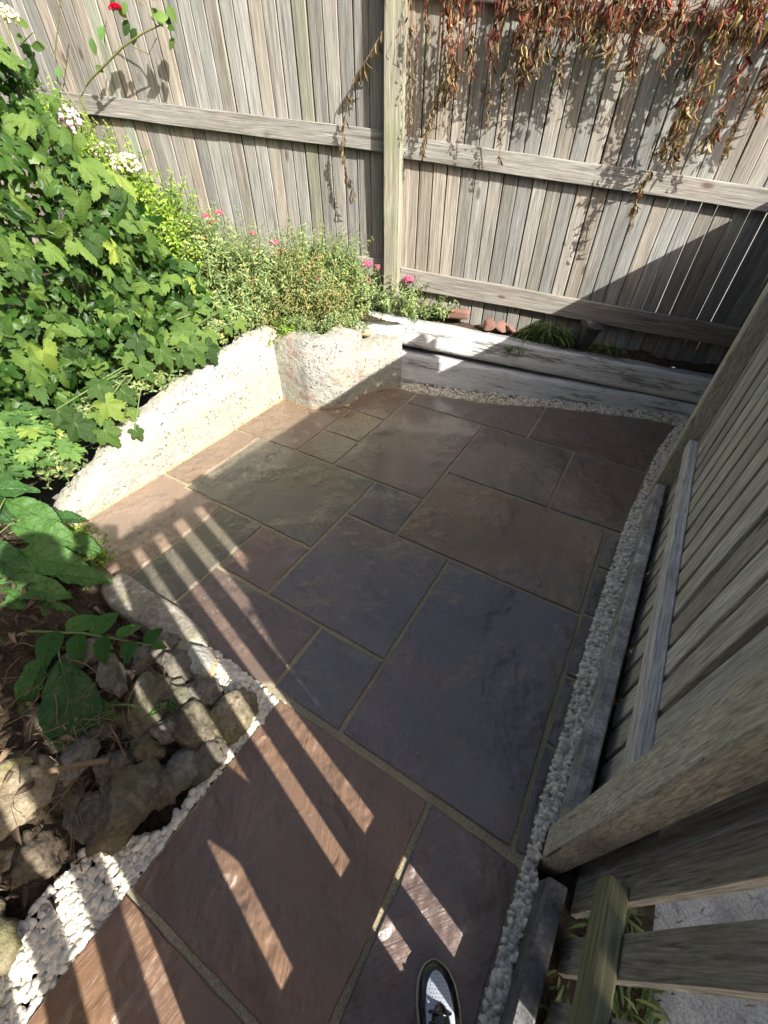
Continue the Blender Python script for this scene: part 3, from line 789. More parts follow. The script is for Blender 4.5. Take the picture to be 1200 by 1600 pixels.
gravel('gravel_strip', lambda r_: (lambda q: q if q is None or q[1] < .95 else None)(reg_right(r_)), 2300, lambda x, y: -.006, (.013, .024), 'white limestone gravel strip between the patio and the picket fence, near part')
gravel('gravel_strip', lambda r_: (lambda q: q if q is None or .95 <= q[1] < 2.2 else None)(reg_right(r_)), 2600, lambda x, y: -.006, (.013, .024), 'white limestone gravel strip between the patio and the picket fence, far part', True)
gravel('gravel_corner', lambda r_: (lambda q: q if q is None or q[1] >= 2.2 else None)(reg_right(r_)), 1500, lambda x, y: -.01, (.017, .025), 'white gravel in the far right corner of the patio', True)
def reg_back(r_):
    x = r_.uniform(-1.66, .5); yf = F0.y + FU.y / FU.x * x - .215 / math.cos(FA)
    yi = np.interp(x, [-1.66, -1.5, -1.3, -.7, -.388, -.1, .28, .5], [2.60, 2.65, 2.655, 2.815, 2.96, 3.055, 3.165, 3.18])
    if yf - yi < .012: return None
    return x, r_.uniform(yi + .004, yf + .01)
gravel('gravel_strip_back', reg_back, 1700, lambda x, y: -.008, (.015, .023), 'thin line of white gravel along the foot of the lower sleeper', True)
def reg_left(r_):
    k = r_.random()
    if k < .25:
        x = r_.uniform(-1.06, -.62); w = .07 + .02 * smooth(-1.0, -.7, x)
        return x, r_.uniform(.345 - w - .04 * smooth(-.8, -.65, x), .345)
    if k < .33:
        return r_.uniform(-.70, -.645), r_.uniform(.12, .30)
    if k < .40: return r_.uniform(-.678, -.652), r_.uniform(-.16, .14)
    y = r_.uniform(-.75, -.13); w = .03 + .13 * smooth(-.12, -.25, y)
    return (r_.uniform(-.655 - w, -.648), y) if fbm(Vector((y * 2, 3.1, 0)), 3, 2) > -.35 or r_.random() < .5 else None
gravel('gravel_strip_left', reg_left, 3000, lambda x, y: -.012 + .03 * smooth(-.66, -.85, x), (.014, .027), 'white gravel between the patio slabs and the rockery stones')
# a few loose stones in a row along the slab edge
for i, (x, y) in enumerate(((-.655, -.02), (-.654, .01), (-.655, .045), (-.652, .085), (-.65, -.06))):
    V, F = PEBV[i]; h = Heap(); h.add(V, F, Matrix.Diagonal((.013, .008, .007, 1)))
    tag(link('pebble', h.mesh('pebble', M_PEB), None, None, Matrix.Translation((x, y, .0)) @ Matrix.Rotation(1.4 + i, 4, 'Z')), ['second loose white pebble from the bottom of the row on the slab edge', 'middle loose white pebble of the row on the slab edge', 'second loose white pebble from the top of the row on the slab edge', 'topmost loose white pebble of the row on the slab edge', 'bottom loose white pebble of the row on the slab edge, nearest the gravel'][i], 'pebble', 'loose pebbles in a row beside the rockery')

# ------------------------------------------------------------------ rockery stones
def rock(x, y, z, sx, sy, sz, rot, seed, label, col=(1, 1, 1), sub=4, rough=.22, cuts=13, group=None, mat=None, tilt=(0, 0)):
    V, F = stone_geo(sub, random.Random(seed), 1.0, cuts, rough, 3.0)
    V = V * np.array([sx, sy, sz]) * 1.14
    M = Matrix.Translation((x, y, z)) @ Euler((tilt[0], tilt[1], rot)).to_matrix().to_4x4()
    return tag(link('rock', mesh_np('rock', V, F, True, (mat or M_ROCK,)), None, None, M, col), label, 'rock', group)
rock(-1.02, .235, .05, .11, .065, .075, .2, 1, 'rounded grey rock just behind the white painted stone', (1.05, 1.05, 1.05))
rock(-.86, .215, .04, .07, .06, .06, .9, 2, 'small grey rock at the inner end of the white painted stone', (.9, .9, .9))
rock(-.955, .09, .07, .085, .105, .085, .5, 3, 'large mossy brown rock in the middle of the rockery', (.95, .95, .85))
rock(-.80, .11, .06, .085, .075, .07, .2, 4, 'flat topped brown rock left of the yellowish one', (.9, .85, .78))
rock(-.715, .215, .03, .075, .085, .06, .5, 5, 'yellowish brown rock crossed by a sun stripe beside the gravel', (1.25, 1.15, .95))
rock(-.745, .02, .03, .06, .055, .045, .1, 6, 'smooth dark grey rock close to the patio edge', (.95, .97, 1.0), rough=.08)
rock(-.715, .065, .01, .05, .10, .04, -.2, 7, 'dark low rock lying against the slab edge', (.7, .68, .66))
rock(-.80, -.13, .05, .085, .10, .075, .3, 8, 'brown slanting rock above the gravel with pink fleck', (1.05, .95, .8))
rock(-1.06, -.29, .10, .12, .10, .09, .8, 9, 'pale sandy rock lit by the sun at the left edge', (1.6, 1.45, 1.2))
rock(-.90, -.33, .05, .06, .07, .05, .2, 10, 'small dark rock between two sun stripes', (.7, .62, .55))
rock(-.87, -.50, .05, .10, .09, .07, .6, 11, 'yellow lichened rock at the lower left corner', (1.25, 1.2, .95))
rock(-1.13, .16, .08, .06, .075, .06, .4, 12, 'grey rock half hidden by the leafy sprig', (.85, .85, .85))
rock(-1.02, -.06, .09, .05, .05, .045, .4, 13, 'small brown rock among the dead leaves', (.7, .62, .55))
rock(-.95, -.19, .07, .05, .06, .05, 1.4, 14, 'small dark rock under the twigs', (.55, .5, .45))
rock(-1.3, -.42, .14, .12, .10, .08, .2, 15, 'pale rock at the far left partly covered by leaves', (1.3, 1.2, 1.0))
rock(-.76, -.045, .02, .06, .05, .05, .7, 16, 'dark cracked rock touching the row of loose pebbles', (.75, .7, .65))
rock(-.88, .0, .05, .06, .05, .055, 1.7, 17, 'small round brown rock in the centre of the rockery', (.85, .8, .7))
rock(-.78, -.06, .03, .05, .06, .05, .3, 18, 'grey rock below the smooth dark one at the patio edge', (1.0, .95, .9))
rock(-.95, .17, .06, .05, .045, .05, .3, 19, 'small grey wedge between the mossy rock and the kerb stone', (.8, .8, .78))
rock(-.98, -.40, .07, .06, .05, .05, .3, 20, 'small sandy rock between the pale and the yellow lichened rock', (1.2, 1.1, .9))
rock(-1.16, -.12, .13, .07, .06, .05, .3, 23, 'brown rock under the foxglove leaves', (.7, .65, .55))
rr_ = random.Random(5)
RL = ['angular brown rock low in the pile beside the big mossy rock', 'thin grey slab of rock leaning left of the pile', 'dark rock wedged under the grey kerb stone', 'rounded rock at the left of the stone pile', 'small pinkish rock in the middle of the pile', 'flat brown rock half sunk in soil', 'grey chipped rock near the thick stick', 'dark knobbly rock left of the slanting brown rock']
for k_, (x_, y_, s_) in enumerate(((-.90, .15, .05), (-1.08, .08, .06), (-1.12, .24, .05), (-1.20, .08, .06), (-.87, .06, .045), (-.90, -.09, .055), (-.86, -.20, .045), (-.97, -.13, .05))):
    rock(x_, y_, bedz(x_, y_) + .005, s_ * rr_.uniform(.9, 1.5), s_ * rr_.uniform(.8, 1.2), s_ * rr_.uniform(.7, 1.0), rr_.uniform(0, 3), 60 + k_, RL[k_], tuple(rr_.uniform(.6, 1.0) for _ in (0,)) * 3)
# white painted kerb stone
def kerb():
    V, F = ICO[4]; V = V.copy(); p = 5.0
    nrm = (np.abs(V) ** p).sum(1) ** (1 / p); V = V / nrm[:, None]
    V = V * np.array([.27, .065, .065])
    for i in range(len(V)):
        q = Vector(V[i]); V[i] += np.array(q.normalized()) * .014 * fbm(q, 9, 4)
        V[i][2] += .035 * V[i][0] / .33 * -1
        V[i][1] += .02 * math.sin(V[i][0] * 7) + .012 * fbm(q, 4, 3)
    M = Matrix.Translation((-1.28, .325, .03)) @ Matrix.Rotation(-.10, 4, 'Z')
    return tag(link('kerb_stone', mesh_np('kerb_stone', V, F, True, (M_ROCK,)), None, None, M, (1.7, 1.7, 1.7)), 'long rough grey kerb stone between the leafy bed and the patio corner', 'kerb stone')
kerb()
rock(-.955, .29, .03, .085, .05, .07, -.3, 33, 'white painted stone at the end of the grey kerb stone beside the gravel', (1, 1, 1), rough=.1, mat=M_WALL)

# ------------------------------------------------------------------ leaf shapes
def lance(L=1.0, W=.3, nl=6, nw=4, fold=.25, droop=.3, wave=.0, seed=0, peak=.42, tooth=0.0, pucker=0.0, curl=0.0):
    V = []; F = []; rg_ = random.Random(seed); o = rg_.uniform(0, 50)
    for i in range(nl + 1):
        t = i / nl
        w = (math.sin(math.pi * t ** (math.log(.5) / math.log(peak))) ** .85) * W / 2 if 0 < t < 1 else .004 * L
        if tooth and 0 < i < nl: w *= 1 + tooth * (1 if i % 2 else -1)
        for j in range(nw + 1):
            s = j / nw * 2 - 1
            y = t * L; z = -droop * t * t * L + fold * abs(s) * w * 1.0
            if wave: z += wave * abs(s) * math.sin(t * 17 + o + (2 if s > 0 else 0))
            if pucker: z += pucker * mnoise.noise(Vector((s * w * 30 + o, y * 30, 0)))
            x = s * w
            if curl: a = s * curl; x = w * math.sin(a) / max(curl, .01) ; z += w * (1 - math.cos(a)) / max(curl, .01)
            V.append((x, y - droop * droop * t ** 3 * L * .3, z))
    for i in range(nl):
        for j in range(nw):
            a = i * (nw + 1) + j; F.append((a, a + 1, a + nw + 2, a + nw + 1))
    return np.array(V), np.array(F)

def lobed(L=1.0, lobes=5, depth=.45, tooth=.07, cup=.12, seed=0, n=44, span=2.5, asp=1.0):
    """palmate leaf: petiole at the origin, tip at +Y"""
    rg_ = random.Random(seed); V = [(0, 0, 0)]; F = []; rings = (.34, .68, 1.0)
    angs = [math.pi / 2 + span * (k / n * 2 - 1) for k in range(n + 1)]
    amps = [1.0 - .16 * abs(i - (lobes - 1) / 2) ** 1.1 for i in range(lobes)]
    out = []
    for k, a in enumerate(angs):
        u = (k / n) * lobes; i = min(int(u), lobes - 1); f = u - i
        tri = 1 - abs(f - .5) * 2
        r = amps[i] * (1 - depth + depth * tri ** .75)
        r *= 1 + tooth * (1 if k % 2 else -1)
        out.append((r * L * .62, tri))
    ph = rg_.uniform(0, 6)
    for ri in rings:
        for k, a in enumerate(angs):
            r, tri = out[k]; rr_ = r * ri
            if ri < 1: rr_ = ri * (L * .62 * (1 - depth) * .9 + r * .1) if ri < .5 else ri * r
            z = -cup * (rr_ / L) ** 2 * 2.2 * L + (.5 - tri) * .07 * L * ri + .03 * L * math.sin(a * 3 + ph) * ri
            V.append((math.cos(a) * rr_ * .95 * asp, math.sin(a) * rr_ + .02 * L, z))
    m = n + 1
    for k in range(n):
        F.append((0, 1 + k, 2 + k, 2 + k))
        for q in range(len(rings) - 1):
            a = 1 + q * m + k; F.append((a, a + m, a + m + 1, a + 1))
    F3 = []
    for f in F:
        if f[2] == f[3]: F3.append(f[:3])
        else: F3 += [(f[0], f[1], f[2]), (f[0], f[2], f[3])]
    return np.array(V), np.array(F3)

def unit(r_):
    while True:
        v = Vector((r_.uniform(-1, 1), r_.uniform(-1, 1), r_.uniform(-1, 1)))
        if .1 < v.length < 1: return v.normalized()

VIEW = Vector((0, 0, 1.5))
def shell(r_, blobs, inner=.72, front=True):
    """a point and outward direction on the skin of a clump made of ellipsoids"""
    tot = sum(b[3] * b[4] + b[4] * b[5] + b[3] * b[5] for b in blobs)
    while True:
        k = r_.uniform(0, tot)
        for b in blobs:
            k -= b[3] * b[4] + b[4] * b[5] + b[3] * b[5]
            if k <= 0: break
        d = unit(r_); q = r_.uniform(inner, 1.04)
        p = Vector((b[0] + d.x * b[3] * q, b[1] + d.y * b[4] * q, b[2] + d.z * b[5] * q))
        nrm = Vector((d.x / b[3], d.y / b[4], d.z / b[5])).normalized()
        if front and nrm.dot((VIEW - p).normalized()) < -.15 and nrm.z < .2: continue
        ok = True
        for c in blobs:
            if c is b: continue
            if ((p.x - c[0]) / c[3]) ** 2 + ((p.y - c[1]) / c[4]) ** 2 + ((p.z - c[2]) / c[5]) ** 2 < .62: ok = False
        if ok: return p, nrm, q

for k_, (x_, y_, z_, s_, lb_) in enumerate(((-1.80, 2.62, .38, .085, 'pinkish rubble stone at the joint of the buttress and the upper sleeper'), (-1.70, 2.72, .27, .075, 'crumbling pink stone below the left end of the upper sleeper'), (-1.90, 2.48, .46, .07, 'pale broken stone on top of the buttress under the scrub'))):
    rock(x_, y_, z_, s_ * 1.2, s_, s_ * .8, k_, 90 + k_, lb_, mat=M_BUTT)
# ---- large lobed leaved shrub
def shrub_big():
    r_ = random.Random(21)
    blobs = [(-2.42, 1.45, .60, .16, .42, .16), (-2.72, 1.02, .80, .42, .42, .36), (-2.80, 1.38, 1.02, .42, .45, .42), (-2.62, 1.60, .74, .34, .36, .26), (-2.95, 1.1, 1.35, .42, .40, .38), (-2.50, 1.25, .62, .26, .40, .22), (-2.55, .80, .62, .26, .22, .22), (-3.1, 1.35, 1.6, .32, .35, .28), (-2.45, 1.66, .60, .18, .25, .14)]
    root = empty('mallow_shrub', (-2.7, 1.2, .45), 'big bushy shrub with lobed bright green leaves in the upper left', 'shrub')
    ms = []
    for i in range(7):
        V, F = lobed(1.0, 3 if i % 3 else 5, .40 + .04 * (i % 3), .07, .20 + .06 * (i % 3), i, asp=.60 + .05 * (i % 3)); ms.append(mesh_np('leaf', V, F, True, (M_MALLOW,)))
    cnt = 0
    while cnt < 300:
        p, nn, q = shell(r_, blobs, .9)
        if (nn.dot((VIEW - p).normalized()) < .05): continue
        ax = (nn * .35 + Vector((0, 0, -.55)) + Vector((SUN.x, SUN.y, 0)) * .3 + unit(r_) * .65).normalized()
        up = (nn * .6 + SUN * .55 + unit(r_) * .55)
        sc = r_.choice((.08, .11, .13, .15, .17, .20)) * r_.uniform(.85, 1.1)
        o = link('leaf', ms[r_.randrange(7)], None, root, frame(ax, up, p - ax * sc * .4, sc), (1, 1, 1)); cnt += 1
    h = Heap(); sv = [lobed(1.0, 3, .42, .07, .2, 50 + i, n=20, asp=.66) for i in range(3)]
    for _ in range(1500):
        p, nn, q = shell(r_, blobs, .62)
        p = p - nn * .02
        ax = (nn * .4 + Vector((0, 0, -.4)) + unit(r_) * .8).normalized()
        h.add(*sv[r_.randrange(3)], frame(ax, nn + SUN * .4 + unit(r_) * .5, p, r_.uniform(.05, .12)))
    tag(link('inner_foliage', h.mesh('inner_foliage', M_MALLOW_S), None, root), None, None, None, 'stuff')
    h = Heap()
    for b in blobs:
        for k in range(4):
            e = Vector((b[0] + r_.uniform(-.2, .2), b[1] + r_.uniform(-.2, .2), b[2] + b[5] * .7)); s0 = Vector((-2.8 + r_.uniform(-.2, .1), 1.15 + r_.uniform(-.3, .3), .40))
            m_ = s0.lerp(e, .5) + unit(r_) * .06
            h.add(*tube_geo([s0, m_, e], [.009, .007, .004], 5))
    tag(link('stems', h.mesh('stems', M_STEM), None, root), None, None, None, 'stuff')
shrub_big()

# ---- hanging leaves at the wall end
def leaf_group(name, label, cat, spots, mesh_list, root_loc, rseed=3, stem=True, mat_stem=None):
    r_ = random.Random(rseed); root = empty(name, root_loc, label, cat)
    hs = Heap()
    for i, (p, ax, up, sc) in enumerate(spots):
        p = Vector(p); link('leaf', mesh_list[i % len(mesh_list)], None, root, frame(ax, up, p, sc), (1, 1, 1))
        if stem:
            a = Vector(root_loc) + Vector((r_.uniform(-.02, .02), r_.uniform(-.02, .02), 0)); m_ = a.lerp(p, .55) + Vector((0, 0, .03))
            hs.add(*tube_geo([a, m_, p, p + Vector(ax).normalized() * .02], [.004, .0035, .0025, .002], 5))
    if stem: link('stems', hs.mesh('stems', mat_stem or M_STEM), None, root)
    return root

# ---- cranesbill clump
def cranesbill():
    r_ = random.Random(8); ms = []
    for i in range(5):
        V, F = lobed(1.0, 7, .30, .10, .05, 70 + i, n=42, span=2.95); ms.append(mesh_np('leaf', V, F, True, (M_GERAN,)))
    spots = []
    for _ in range(150):
        a = r_.uniform(0, 6.3); q = math.sqrt(r_.random()); x = -2.50 + math.cos(a) * q * .42; y = .46 + math.sin(a) * q * .33
        if x > -2.17: x = -2.17 - r_.random() * .1
        z = .36 + .16 * (1 - q * q) + r_.uniform(-.04, .03)
        ax = Vector((math.cos(a) * q + r_.gauss(0, .5) + .2, math.sin(a) * q + r_.gauss(0, .5) - .2, -.15))
        spots.append(((x, y, z), ax.normalized(), Vector((.35 + .5 * math.cos(a) * q, -.2 + .5 * math.sin(a) * q, 1)) + unit(r_) * .3, r_.uniform(.09, .15)))
    leaf_group('cranesbill', 'low clump of round crinkled geranium leaves at the near end of the white wall', 'plant', spots, ms, (-2.5, .5, .22), 4, stem=False)
cranesbill()

# ---- big puckered leaves
def big_leaves():
    ms = []
    for i in range(5):
        V, F = lance(1.0, .42 + .03 * (i % 3), 26, 12, .16 + .06 * i, .20 + .10 * (i % 3), .03, 90 + i, .5, .02, .05); ms.append(mesh_np('leaf', V, F, True, (M_BIGLEAF,)))
    Z = Vector((0, 0, 1))
    rq = random.Random(14); sp = []
    for k, (x, y, z, ang, s) in enumerate(((-2.02, .30, .36, 12, .26), (-1.90, .24, .32, 20, .27), (-1.78, .16, .29, 28, .27), (-1.70, .06, .27, 30, .26), (-1.86, .12, .35, 5, .25), (-1.98, .14, .38, -15, .24), (-1.62, .20, .22, 40, .20), (-1.80, .30, .24, 30, .20),
                                           (-1.72, -.04, .28, -10, .24), (-1.88, .0, .34, -40, .24), (-2.10, .22, .42, 50, .24), (-1.62, .02, .24, 60, .18), (-2.05, .04, .38, 0, .26), (-1.55, .10, .20, 15, .17), (-1.92, .32, .26, 70, .18), (-1.80, -.10, .30, 20, .24), (-2.2, .1, .42, 10, .28), (-2.2, .3, .42, -20, .26))):
        q = math.radians(ang); sp.append(((x, y, z), (math.cos(q), math.sin(q), -.18 + rq.uniform(-.15, .1)), (rq.uniform(-.2, .4), rq.uniform(-.5, .1), 1), s))
    leaf_group('broad_leaved_plant', 'plant with long dark puckered leaves spreading over the kerb stone at left', 'plant', sp, ms, (-1.95, .1, .2), 5)
    ms2 = ms
    leaf_group('foxglove', 'single rosette of two large drooping leaves above the rockery', 'plant', [((-1.20, .02, .27), (.95, -.52, -.45), (.35, .1, 1), .34), ((-1.12, -.02, .20), (.9, -.1, -.5), (.3, -.2, 1), .2), ((-1.28, .02, .25), (.35, -.9, -.3), (.2, -.2, 1), .2)], ms2[1:], (-1.32, .04, .17), 6)
    sg = []
    for i in range(4):
        V, F = lance(1.0, .62, 12, 6, .22, .25, .012, 130 + i, .36, .03, .02); sg.append(mesh_np('leaf', V, F, True, (M_SPRIG,)))
    a = Vector((-1.42, .02, .24)); b = Vector((-.99, .20, .27)); sp = []; r_ = random.Random(2)
    for k in range(8):
        t = .25 + k * .1; p = a.lerp(b, t) + Vector((0, 0, .03 * math.sin(t * 3)))
        sd = 1 if k % 2 else -1; d = (b - a).normalized(); lat = Vector((-d.y, d.x, 0)) * sd
        sp.append((p, d * .45 + lat * 1.0 + Vector((0, 0, r_.uniform(-.45, .1))), Vector((.1, -.2, 1)) + unit(r_) * .3, .125 - .008 * k))
    sp.append((b, d * 1 + Vector((0, 0, .1)), (0, 0, 1), .05))
    root = leaf_group('leafy_sprig', 'horizontal sprig with paired pointed green leaves over the grey stones', 'plant', sp, sg, (-1.42, .02, .24), 7, stem=False)
    h = Heap(); h.add(*tube_geo([a, a.lerp(b, .5) + Vector((0, 0, .03)), b], [.005, .004, .002], 6)); link('stem', h.mesh('stem', M_STEM), None, root)
    sp = []
    for k in range(9):
        ang = k * 2.4; sp.append(((-1.28 + .02 * k % .05, -.30, .22 + .012 * k), (math.cos(ang), math.sin(ang), .15), Vector((0, 0, 1)) + unit(r_) * .3, .07 + .008 * (k % 4)))
    leaf_group('seedling', 'small bright green leafy seedling at the left edge above the pale rock', 'plant', sp, sg, (-1.27, -.30, .16), 8)
    sp = [((x, y, z), (math.cos(k * 2.1), math.sin(k * 2.1), .1), Vector((0, 0, 1)) + unit(r_) * .2, .035) for k, (x, y, z) in enumerate([(-.88, .12, .13), (-.875, .10, .135), (-.89, .09, .13), (-1.03, .03, .14), (-1.02, .02, .14), (-1.035, .01, .145)])]
    leaf_group('tiny_weed', 'tiny green weed growing among the rockery stones', 'weed', sp, sg, (-.9, .09, .09), 9)
    # bits of lobed foliage by the wall end and hanging over the wall
    ms = []
    for i in range(4):
        V, F = lobed(1.0, 5, .42, .06, .18, 200 + i, asp=.9); ms.append(mesh_np('leaf', V, F, True, (M_MALLOW,)))
    sp = []
    for (x, y, z, s) in ((-2.16, 1.44, .60, .19), (-2.14, 1.52, .57, .17), (-2.18, 1.58, .62, .16), (-2.15, 1.36, .58, .15), (-2.2, 1.28, .62, .16), (-2.17, 1.82, .62, .11), (-2.2, 1.75, .6, .09), (-2.15, .88, .50, .16), (-2.12, .80, .40, .15), (-2.18, .72, .46, .17), (-2.10, .93, .34, .09), (-2.2, 1.0, .5, .13), (-2.22, 1.15, .58, .15)):
        sp.append(((x + .03, y, z), (.5, .1, -.75 + r_.uniform(-.2, .2)), Vector((.8, -.3, .7)) + unit(r_) * .35, s * 1.1)); sp.append(((x - .04, y + r_.uniform(-.08, .08), z + .06), (.4, r_.uniform(-.5, .5), -.6), Vector((.7, -.3, .8)) + unit(r_) * .4, s))
    leaf_group('trailing_mallow', 'lobed leaves drooping over the top edge of the white wall', 'plant', sp, ms, (-2.32, 1.3, .50), 10)
big_leaves()

# ---- shoots with small paired leaves (valerian and similar)
def flower_head(parent, p, r, mat, seed, name='flower_head', n=46, pet=.35, squash=.75):
    r_ = random.Random(seed); r = r * (1.35 if r < .04 else 1); h = Heap(); V, F = ICO[1]
    for _ in range(n):
        d = unit(r_)
        if d.z < -.4: continue
        q = Vector((d.x * r, d.y * r, d.z * r * squash)) * r_.uniform(.75, 1.08)
        M = frame(unit(r_), d, q, (r * pet * r_.uniform(.7, 1.2), r * pet * r_.uniform(.6, 1.0), r * pet * .45)); h.add(V, F, M)
    return link(name, h.mesh(name, mat), None, parent, Matrix.Translation(p))

LV = [lance(1.0, .30, 3, 2, .3, .3 + .2 * i, 0, i, .4) for i in range(3)]
LF = [lance(1.0, .42, 3, 2, .3, .2 + .2 * i, 0, 10 + i, .45) for i in range(3)]
def shooty(name, label, cat, blobs, nshoots, leafL, mat, shapes, lean, seed, flowers=(), step=.022, loose=.35, length=(.12, .26), inner=.4, fl_r=.022, fl_mat=None, fill=1400):
    r_ = random.Random(seed); b0 = blobs[0]; root = empty(name, (b0[0], b0[1], max(.4, b0[2] - b0[5])), label, cat)
    h = Heap(); hs = Heap()
    for i in range(nshoots):
        p, nn, q = shell(r_, blobs, inner)
        d = (nn * .7 + Vector(lean) + unit(r_) * loose).normalized(); L = r_.uniform(*length)
        e = p + d * L * .5; s0 = p - d * L * .5; bend = unit(r_) * L * .12
        pts = [s0, (s0 + e) / 2 + bend, e]
        hs.add(*tube_geo(pts, [.0025, .002, .0013], 4))
        k = int(L / step); ph = r_.uniform(0, 3)
        for j in range(1, k + 1):
            t = j / k; pp = s0 * (1 - t) ** 2 + pts[1] * 2 * t * (1 - t) + e * t * t
            for sgn in (1, -1):
                if r_.random() < .12: continue
                a = d.orthogonal().normalized(); a.rotate(Matrix.Rotation(ph + j * 1.57 + (0 if sgn > 0 else math.pi), 3, d))
                ax = a + d * .55 + Vector((0, 0, r_.uniform(-.35, .1)))
                sc = leafL * r_.uniform(.6, 1.15) * (1 - .45 * t)
                h.add(*shapes[r_.randrange(len(shapes))], frame(ax, d + SUN * .5 + unit(r_) * .4, pp, sc))
    for _ in range(fill):
        p, nn, q = shell(r_, blobs, .35); p = p - nn * .03
        h.add(*shapes[r_.randrange(len(shapes))], frame(unit(r_) + nn * .3, nn + SUN * .4 + unit(r_) * .4, p, leafL * r_.uniform(.6, 1.1)))
    tag(link('foliage', h.mesh('foliage', mat), None, root), None, None, None, 'stuff')
    tag(link('stems', hs.mesh('stems', M_STEM), None, root), None, None, None, 'stuff')
    for i, f in enumerate(flowers):
        flower_head(root, Vector(f[:3]), f[3] if len(f) > 3 else fl_r, fl_mat or M_PINK, seed * 10 + i)
        s = Vector(f[:3]); hh = Heap(); hh.add(*tube_geo([s + Vector((.02, .03, -.14)), s + Vector((.005, .01, -.06)), s], .0018, 4)); link('flower_stalk', hh.mesh('flower_stalk', M_STEM), None, root)
    return root

UP = (.15, -.2, .9)
shooty('fine_leaved_shrub', 'yellow green fine leaved shrub behind the big lobed leaves at the fence', 'shrub', [(-3.25, 1.92, 1.10, .34, .26, .36), (-3.0, 2.02, .98, .34, .28, .34), (-3.35, 1.9, 1.36, .2, .18, .24), (-2.8, 1.95, .80, .3, .28, .28)], 380, .05, M_FINE, LF, UP, 31, fill=1300, step=.02, length=(.14, .32), loose=.6)
shooty('valerian', 'leftmost grey green valerian with pink heads against the fence', 'plant', [(-2.72, 2.12, .78, .30, .26, .30), (-2.50, 1.95, .66, .26, .24, .26)], 330, .052, M_VALER, LV, UP, 32, [(-2.90, 2.40, 1.03, .022), (-2.80, 2.42, 1.05, .024), (-2.84, 2.38, 1.0, .018), (-3.0, 2.3, .93, .02), (-2.6, 2.1, .96, .016), (-2.66, 1.95, .9, .018)], fill=700, length=(.16, .34), inner=.3, loose=.6)
shooty('valerian', 'middle valerian clump behind the white wall corner with two pink heads', 'plant', [(-2.34, 2.22, .70, .26, .24, .26), (-2.14, 2.44, .68, .26, .22, .26)], 300, .05, M_VALER, LV, UP, 33, [(-2.33, 2.16, .76, .024), (-2.35, 2.07, .70, .032), (-2.40, 2.3, .78, .02), (-2.2, 2.3, .95, .016), (-2.28, 2.05, .62, .018)], fill=700, length=(.16, .34), inner=.3, loose=.6)
shooty('valerian', 'tall valerian at the foot of the post with several pink heads', 'plant', [(-1.95, 2.60, .66, .18, .16, .27), (-1.85, 2.68, .60, .14, .13, .22)], 220, .045, M_VALER, LV, UP, 34, [(-1.78, 2.74, .80, .024), (-1.80, 2.74, .69, .024), (-1.87, 2.66, .55, .02), (-1.90, 2.62, .50, .016), (-1.72, 2.78, .78, .014)], fill=500, length=(.14, .30), inner=.3, loose=.55)
shooty('valerian', 'sprawling valerian right of the post lying over the upper sleeper', 'plant', [(-1.52, 2.90, .53, .14, .09, .09), (-1.34, 2.97, .51, .14, .07, .07), (-1.66, 2.82, .55, .09, .1, .1)], 75, .045, M_VALER, LV, (.5, -.1, .4), 35, [(-1.54, 2.90, .70, .024)], fill=200, length=(.12, .26))
shooty('dry_scrub', 'straw yellow brittle scrub between the valerian clumps above the pink buttress', 'plant', [(-2.05, 2.34, .66, .2, .18, .2), (-1.95, 2.50, .66, .18, .16, .2), (-2.2, 2.12, .52, .15, .1, .14)], 230, .034, M_SCRUB, LV, UP, 36, fill=260, length=(.16, .38), step=.022, loose=.6)
shooty('upright_weed', 'tall thin yellowing weed standing against the fence boards', 'weed', [(-2.52, 2.34, .78, .12, .06, .26), (-2.75, 2.3, .75, .1, .06, .2)], 46, .03, M_SCRUB, LV, (0, 0, 1.2), 37, fill=60, length=(.16, .34))
shooty('trailing_weed', 'leafy yellow green weed spilling over the top of the pink buttress', 'weed', [(-2.08, 2.14, .46, .11, .09, .10), (-2.16, 2.16, .36, .05, .05, .12)], 70, .032, M_FINE, LF, (.1, -.3, .1), 38, fill=260, length=(.06, .14))
shooty('drooping_scrub', 'dry leafy stems drooping over the broken top of the pink buttress', 'plant', [(-2.0, 2.21, .50, .16, .06, .08), (-1.83, 2.34, .50, .06, .14, .08), (-1.80, 2.55, .46, .07, .12, .07)], 110, .034, M_VALER, LV, (.45, -.5, -.1), 46, fill=200, length=(.08, .2))
shooty('wall_weed', 'small dry weed hanging down the face of the white wall', 'weed', [(-2.16, .98, .32, .03, .06, .08), (-2.15, .92, .24, .02, .03, .07)], 26, .025, M_SCRUB, LF, (.2, 0, -.5), 39, fill=40, length=(.06, .12))
shooty('corner_leaves', 'dull leaves covering the soil edge between the wall end and the grey kerb stone', 'plant', [(-1.78, .27, .12, .16, .06, .09), (-2.02, .30, .16, .14, .08, .1)], 60, .06, M_WEED, LF, (.4, .2, .3), 44, fill=260, length=(.06, .12))
shooty('corner_weed', 'small green weed at the foot of the wall end beside the wet slab', 'weed', [(-1.98, .42, .06, .09, .06, .05), (-1.80, .40, .05, .10, .05, .05)], 60, .035, M_FINE, LF, (.2, .1, .4), 40, fill=160, length=(.05, .12))
shooty('edge_foliage', 'mixed low foliage along the top edge of the white wall', 'plant', [(-2.27, y_, z_, .09, .13, .07) for y_, z_ in ((.62, .27), (.82, .36), (1.02, .42), (1.22, .46), (1.42, .50), (1.62, .53), (1.82, .56), (2.0, .58))], 330, .05, M_VALER, LF, (.5, -.1, -.1), 43, fill=900, length=(.07, .16))
